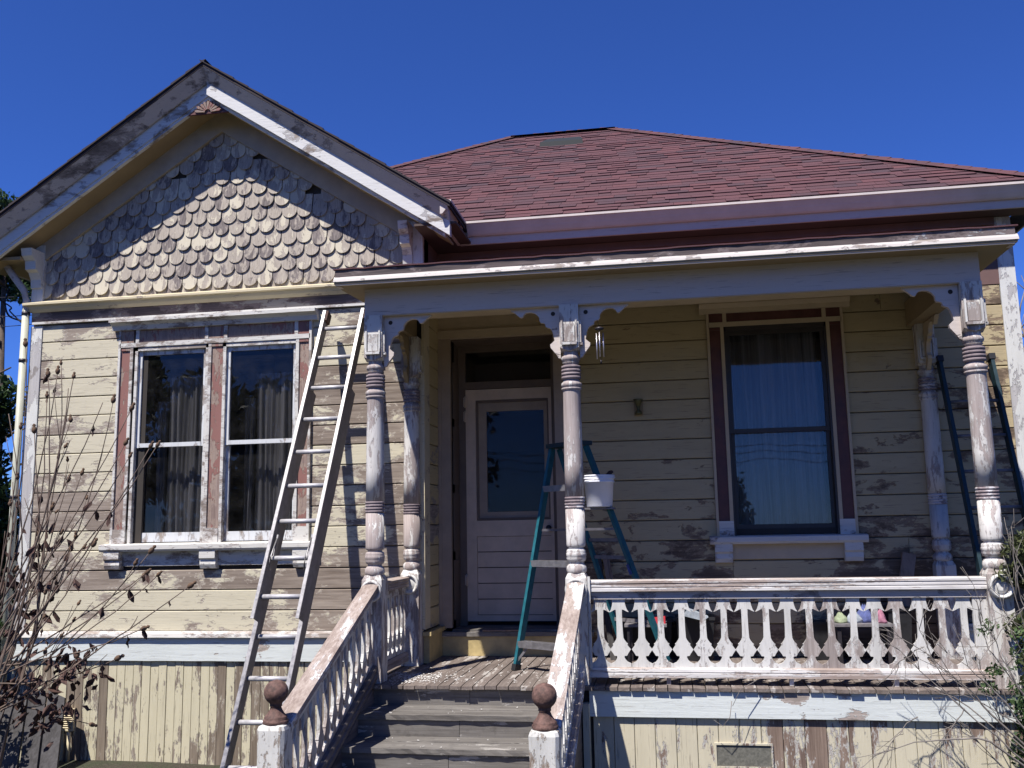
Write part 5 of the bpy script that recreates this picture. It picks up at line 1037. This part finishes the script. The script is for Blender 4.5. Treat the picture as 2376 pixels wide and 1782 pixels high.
for n_st, st_ in enumerate(STEMS):
    if n_st % 4 == 3: continue
    a_, c_, b_ = [Vector(p) for p in st_]
    root = Vector((a_.x - rs.uniform(.15, .45), a_.y - .05, GZ)); P_ = bez(root, (root + a_) / 2 + Vector((-.03, 0, .1)), a_, 4)[:-1] + bez(a_, c_, b_, 10)
    P_ = [p + Vector((rs.uniform(-1, 1), rs.uniform(-1, 1), rs.uniform(-1, 1))) * (.006 if 0 < i < len(P_) - 1 else 0) for i, p in enumerate(P_)]
    th = rs.uniform(.0042, .0075); local(SH, MB().tube(P_, th * 1.3, .0030, 5), 'stem', 'twig')
    d_ = (P_[-1] - P_[-2]).normalized(); q_ = d_.to_track_quat('Z', 'Y').to_euler()
    if rs.random() < .8: inst(sm, 'seed_head', SH, b_, q_, rs.uniform(.9, 1.5))
    allp += P_[6:]
    for j in range(rs.choice([1, 2, 2, 3])):          # side twigs
        i_ = rs.randint(6, len(P_) - 3); s0 = P_[i_]; dd = (P_[i_ + 1] - P_[i_]).normalized(); sd = (dd + Vector((rs.uniform(-.5, .5), rs.uniform(-.4, .4), rs.uniform(.0, .9)))).normalized(); ln = rs.uniform(.08, .30)
        tp = s0 + sd * ln + Vector((0, 0, ln * .25)); tw = bez(s0, s0 + sd * ln * .6, tp, 4); local(SH, MB().tube(tw, .0034, .0022, 4), 'twig', 'twig')
        if rs.random() < .45: inst(sm, 'seed_head', SH, tp, (rs.uniform(-.5, .5), rs.uniform(-.3, .6), 0), rs.uniform(.7, 1.2))
for i in range(95):
    p_ = rs.choice(allp)
    if p_.z > 1.6 and rs.random() < .8: continue
    inst(lf_m, 'dead_leaf', SH, p_, (rs.uniform(-.6, .6), rs.uniform(-.6, .6), rs.uniform(0, 6)), rs.uniform(.5, 1.25))
for (cx, cz, n_) in [(-1.99, 0.41, 34), (-2.33, 0.21, 40), (-1.85, 0.33, 18), (-2.13, 0.07, 34), (-2.39, 0.64, 24), (-2.17, 1.2, 8), (-1.93, 0.24, 14), (-2.47, 0.96, 22)]:           # clumps of withered leaves
    for i in range(n_): inst(lf_m, 'dead_leaf', SH, (cx + rs.gauss(0, .08), -2.0 + rs.gauss(0, .1), cz + rs.gauss(0, .06)), (rs.uniform(-1, 1), rs.uniform(-1, 1), rs.uniform(0, 6)), rs.uniform(.7, 1.4))

def foliage(name, blobs, n, size, mat, parent, seed=1):
    """leaf sized faces in clumps through the volume of the crown"""
    R_ = random.Random(seed); v = []; f = []; rr = []
    tot = sum(b_[3] for b_ in blobs)
    for i in range(n):
        t = R_.random() * tot
        for b_ in blobs:
            t -= b_[3]
            if t <= 0: break
        u = Vector((R_.gauss(0, 1), R_.gauss(0, 1), R_.gauss(0, 1))).normalized() * (R_.random() ** .45)
        c_ = Vector(b_[0]) + Vector((u.x * b_[1], u.y * b_[1], u.z * b_[2])); s_ = size * R_.uniform(.6, 1.4)
        a_ = Vector((R_.gauss(0, 1), R_.gauss(0, 1), R_.gauss(0, 1))).normalized(); b2_ = a_.cross(Vector((R_.gauss(0, 1), R_.gauss(0, 1), R_.gauss(0, 1)))).normalized()
        n0 = len(v); v += [c_ - a_ * s_, c_ + b2_ * s_ * .45, c_ + a_ * s_, c_ - b2_ * s_ * .45]; f.append((n0, n0 + 1, n0 + 2, n0 + 3)); rr += [R_.random()] * 4
    mb = MB(); mb.v = [tuple(q) for q in v]; mb.f = f; mb.r = rr; mb.sm = [False] * len(f); return mb.build(name, M[mat], parent)
def clumps(cx, cy, cz, rx, rz, n, r, seed):
    R_ = random.Random(seed); o = []
    for i in range(n):
        u = Vector((R_.gauss(0, 1), R_.gauss(0, 1), R_.gauss(0, 1))).normalized() * (R_.random() ** .35); s_ = r * R_.uniform(.6, 1.35)
        o.append(((cx + u.x * rx, cy + u.y * rx, cz + u.z * rz), s_, s_ * .8, s_ ** 3))
    return o
# green undergrowth at the left foot
GU = empty('leafy_shrub', (-3.95, -.9, GZ), 'low green leafy shrub at the lower left corner', 'shrub')
foliage('foliage', clumps(-3.80, -.75, -.10, .34, .36, 16, .13, 3), 1500, .035, 'leaf_mid', GU, 2)
local(GU, MB().tube([(-3.95, -.9, GZ), (-3.9, -.85, -.2), (-3.85, -.8, .15)], .012, .005), 'stem', 'twig')
foliage('foliage', clumps(-4.02, -.45, .45, .22, .5, 12, .12, 8), 1100, .035, 'leaf_dark', GU, 4)
# tree behind the left side of the house
def tree(x, y, h, crown, n, size, mat, lab, seed, trunk_r=.14, name='evergreen_tree'):
    t = empty(name, (x, y, GZ), lab, 'tree'); R_ = random.Random(seed)
    tr_ = MB(); tr_.tube([(x, y, GZ), (x + .1, y, GZ + h * .4), (x - .1, y + .1, GZ + h * .9)], trunk_r, trunk_r * .25, 8); o = local(t, tr_, 'trunk', 'bark')
    for i in range(14):
        z0 = GZ + h * R_.uniform(.15, .85); a_ = R_.random() * 6.28; L_ = R_.uniform(.5, 1.) * crown[0]; local(t, MB().tube([(x, y, z0), (x + L_ * .5 * math.cos(a_), y + L_ * .5 * math.sin(a_), z0 + .3 * L_), (x + L_ * math.cos(a_), y + L_ * math.sin(a_), z0 + .5 * L_)], trunk_r * .3, .01, 5), 'limb', 'bark')
    foliage('crown', clumps(x, y, GZ + crown[2], crown[0], crown[1], crown[3], crown[4], seed), n, size, mat, t, seed + 1)
    return t
tree(-7.75, 3.6, 4.6, (.95, 2.3, 2.2, 120, .36), 46000, .055, 'leaf_dark', 'dense dark evergreen tree beyond the left corner of the house', 11)
tree(-8.6, 5.5, 7.2, (.75, 1.0, 6.6, 22, .24), 5000, .05, 'leaf_dark', 'tall narrow treetop showing over the left eaves', 21, .12)
# right: twiggy tree behind the corner and a green bush
BT = empty('bare_tree', (6.6, 3.2, GZ), 'bare twiggy tree behind the right corner of the house', 'tree'); rs = random.Random(9)
local(BT, MB().tube([(6.6, 3.2, GZ), (6.5, 3.2, 1.0), (6.4, 3.2, 2.4)], .09, .045, 8), 'trunk', 'bark')
def grow(p, d, L_, r, lv):
    q_ = p + d * L_; mb = MB().tube([p, p + d * L_ * .5 + Vector((rs.uniform(-1, 1), rs.uniform(-1, 1), rs.uniform(-.5, .5))) * L_ * .08, q_], r, r * .6, 5 if lv > 1 else 4); mb.build('limb' if lv > 2 else 'twig', M['twig_grey'], BT)
    if lv == 0: return
    for i in range(3 if lv > 1 else 2):
        nd = (d + Vector((rs.gauss(0, .5), rs.gauss(0, .5), rs.gauss(.1, .35)))).normalized(); grow(q_, nd, L_ * rs.uniform(.6, .85), r * .6, lv - 1)
for k_ in range(4): grow(Vector((6.45, 3.2, 1.5 + .3 * k_)), Vector((rs.uniform(-.5, .3), rs.uniform(-.3, .3), 1)).normalized(), .62, .03, 3)
RB = empty('green_bush', (4.75, -1.2, GZ), 'small leaved green bush beside the right end of the porch', 'shrub')
foliage('foliage', clumps(4.53, -1.15, .66, .21, .62, 36, .10, 31), 6500, .022, 'leaf_olive', RB, 32)
foliage('foliage', clumps(4.55, -1.2, -.05, .25, .55, 30, .11, 33), 4600, .022, 'leaf_dark', RB, 34)
for i in range(10): local(RB, MB().tube([(4.75 + rs.uniform(-.05, .05), -1.2, GZ), (4.75 + rs.uniform(-.2, .15), -1.2, .1), (4.65 + rs.uniform(-.30, .15), -1.2 + rs.uniform(-.15, .15), rs.uniform(.5, 1.35))], .009, .003, 5), 'stem', 'twig_grey')
# --- bare twigs in front of the railing at the right
RS = empty('twiggy_shrub', (4.6, -1.5, GZ), 'grey leafless twiggy shrub in front of the right end of the railing', 'shrub')
TW = [[[4.33, -1.51, -0.07], [3.92, -1.51, 0.08], [3.67, -1.51, 0.45]], [[3.7, -1.39, 0.43], [3.53, -1.39, 0.33], [3.47, -1.39, 0.24]], [[4.26, -1.51, -0.27], [3.87, -1.51, 0.06], [3.42, -1.51, 0.53]], [[3.97, -1.71, -0.08], [3.68, -1.71, -0.01], [3.18, -1.71, -0.2]], [[3.39, -1.63, 0.54], [3.3, -1.63, 0.67], [3.29, -1.63, 0.73]], [[4.45, -1.33, 0.16], [4.27, -1.33, 0.43], [4.22, -1.33, 0.75]], [[4.28, -1.57, 0.1], [4.12, -1.57, 0.3], [4.05, -1.57, 0.64]], [[3.96, -1.37, 0.06], [3.79, -1.37, 0.16], [3.63, -1.37, 0.19]], [[4.19, -1.26, -0.12], [4.13, -1.26, 0.15], [4.07, -1.26, 0.31]], [[4.39, -1.44, 0.28], [4.28, -1.44, 0.65], [4.23, -1.44, 1.01]], [[4.07, -1.41, 0.02], [3.89, -1.41, 0.28], [3.57, -1.41, 0.49]], [[4.41, -1.45, 0.44], [4.24, -1.45, 0.82], [4.29, -1.45, 1.2]], [[4.21, -1.59, -0.05], [4.02, -1.59, 0.3], [3.8, -1.59, 0.41]], [[4.48, -1.29, 0.64], [4.37, -1.29, 0.89], [4.3, -1.29, 1.25]], [[3.89, -1.52, 0.08], [3.78, -1.52, -0.07], [3.66, -1.52, -0.23]], [[4.15, -1.29, -0.33], [3.99, -1.29, -0.11], [3.8, -1.29, 0.04]], [[4.33, -1.6, 0.72], [4.2, -1.6, 0.67], [4.05, -1.6, 0.46]], [[3.65, -1.32, -0.01], [3.51, -1.32, -0.12], [3.45, -1.32, -0.23]], [[3.84, -1.36, 0.19], [3.73, -1.36, 0.38], [3.69, -1.36, 0.59]], [[4.1, -1.44, 0.39], [4.03, -1.44, 0.52], [4.07, -1.44, 0.71]], [[3.31, -1.53, 0.72], [3.26, -1.53, 0.86], [3.29, -1.53, 0.91]], [[2.67, -1.2, 0.18], [2.55, -1.2, 0.12], [2.49, -1.2, 0.01]], [[2.49, -1.2, 0.01], [2.45, -1.2, -0.1], [2.38, -1.2, -0.12]], [[2.56, -1.2, 0.29], [2.44, -1.2, 0.12], [2.37, -1.2, -0.02]]]
rs = random.Random(12)
for (a_, c_, b_) in TW:
    a_, c_, b_ = Vector(a_), Vector(c_), Vector(b_)
    if a_.x < 2.8 or (a_.x < 3.45 and a_.z > .5): continue
    P_ = bez(a_, c_, b_, 8); P_ = [p + Vector((rs.uniform(-1, 1), rs.uniform(-1, 1), rs.uniform(-1, 1))) * .009 for p in P_]
    if a_.x > 3.9: P_ = [Vector((4.62, -1.5, GZ)), (a_ + Vector((4.62, -1.5, GZ))) / 2 + Vector((.1, 0, 0))] + P_
    th = rs.uniform(.0045, .008) if a_.x > 3.9 else .004; local(RS, MB().tube(P_, th, .0016, 5), 'stem', 'twig_grey')
    for j in range(7):
        i_ = rs.randint(len(P_) // 3, len(P_) - 1); s0 = P_[i_]; d_ = ((b_ - c_).normalized() + Vector((rs.uniform(-.8, .8), rs.uniform(-.6, .6), rs.uniform(-.5, .9)))).normalized(); ln = rs.uniform(.06, .26)
        m_ = s0 + d_ * ln * .5 + Vector((rs.uniform(-1, 1), 0, rs.uniform(-1, 1))) * .015; e_ = s0 + d_ * ln; local(RS, MB().tube([s0, m_, e_], .0024, .0012, 4), 'twig', 'twig_grey')
        if rs.random() < .6:
            d2 = (d_ + Vector((rs.uniform(-.8, .8), 0, rs.uniform(-.8, .8)))).normalized(); local(RS, MB().tube([m_, m_ + d2 * ln * .5], .0017, .001, 4), 'twig', 'twig_grey')
foliage('foliage', clumps(4.20, -1.42, .35, .20, .32, 14, .05, 41), 330, .016, 'leaf_mid', RS, 42)
# dry vine sprigs hanging off the deck edge
for (pts, lab) in (([(2.66, -1.12, .17), (2.55, -1.16, .12), (2.49, -1.17, .01)], 'short dry sprig over the white porch band, pale and curved'), ([(2.49, -1.10, .03), (2.47, -1.14, -.07), (2.42, -1.14, -.13), (2.36, -1.13, -.09)], 'hooked dry sprig above the skirt vent')):
    q = MB().tube([Vector(p) for p in pts], .0028, .0018, 5).build('dry_sprig', M['twig_grey']); props(q, lab, 'twig', 'dry sprigs at the deck edge')
# off-camera trees across the street, added to dim the porch and show in the panes
TREES = [(-27, -13, 11, 'broad off-camera tree level with the camera at the far left'), (-25, -19, 12, 'tallest of the off-camera trees on the left'), (-20, -24, 10, 'round off-camera tree on the left'), (-15, -28, 9, 'off-camera tree with a low crown on the left'),
         (-9.5, -33, 9, 'low off-camera tree nearest the gap on the left'), (3, -46, 5, 'small lone tree far off in the gap'), (17, -31, 8, 'off-camera tree nearest the gap on the right'), (22, -25, 11, 'tall off-camera tree on the right'), (26, -18, 12, 'tallest of the off-camera trees on the right'), (28, -11, 11, 'broad off-camera tree level with the camera at the far right')]
for i, (x, y, h, lab) in enumerate(TREES):
    tree(x, y, h, (3.6, h * .40, h * .56, 46, 1.25), 5200, .26, 'leaf_dark', lab, 60 + i, .25, 'offscreen_tree')['group'] = 'off-camera trees across the street'
for i, z in enumerate((4.7, 5.2, 5.6)):
    pts = [Vector((-40 + 8 * j, -45, z + .9 * ((j - 5) / 5) ** 2)) for j in range(11)]
    props(MB().tube(pts, .022, seg=5).build('street_cable', M['cable']), ['lowest cable over the street, seen in the porch window', 'middle cable over the street, seen in the porch window', 'topmost cable over the street, seen in the porch window'][i], 'cable', 'cables over the street')
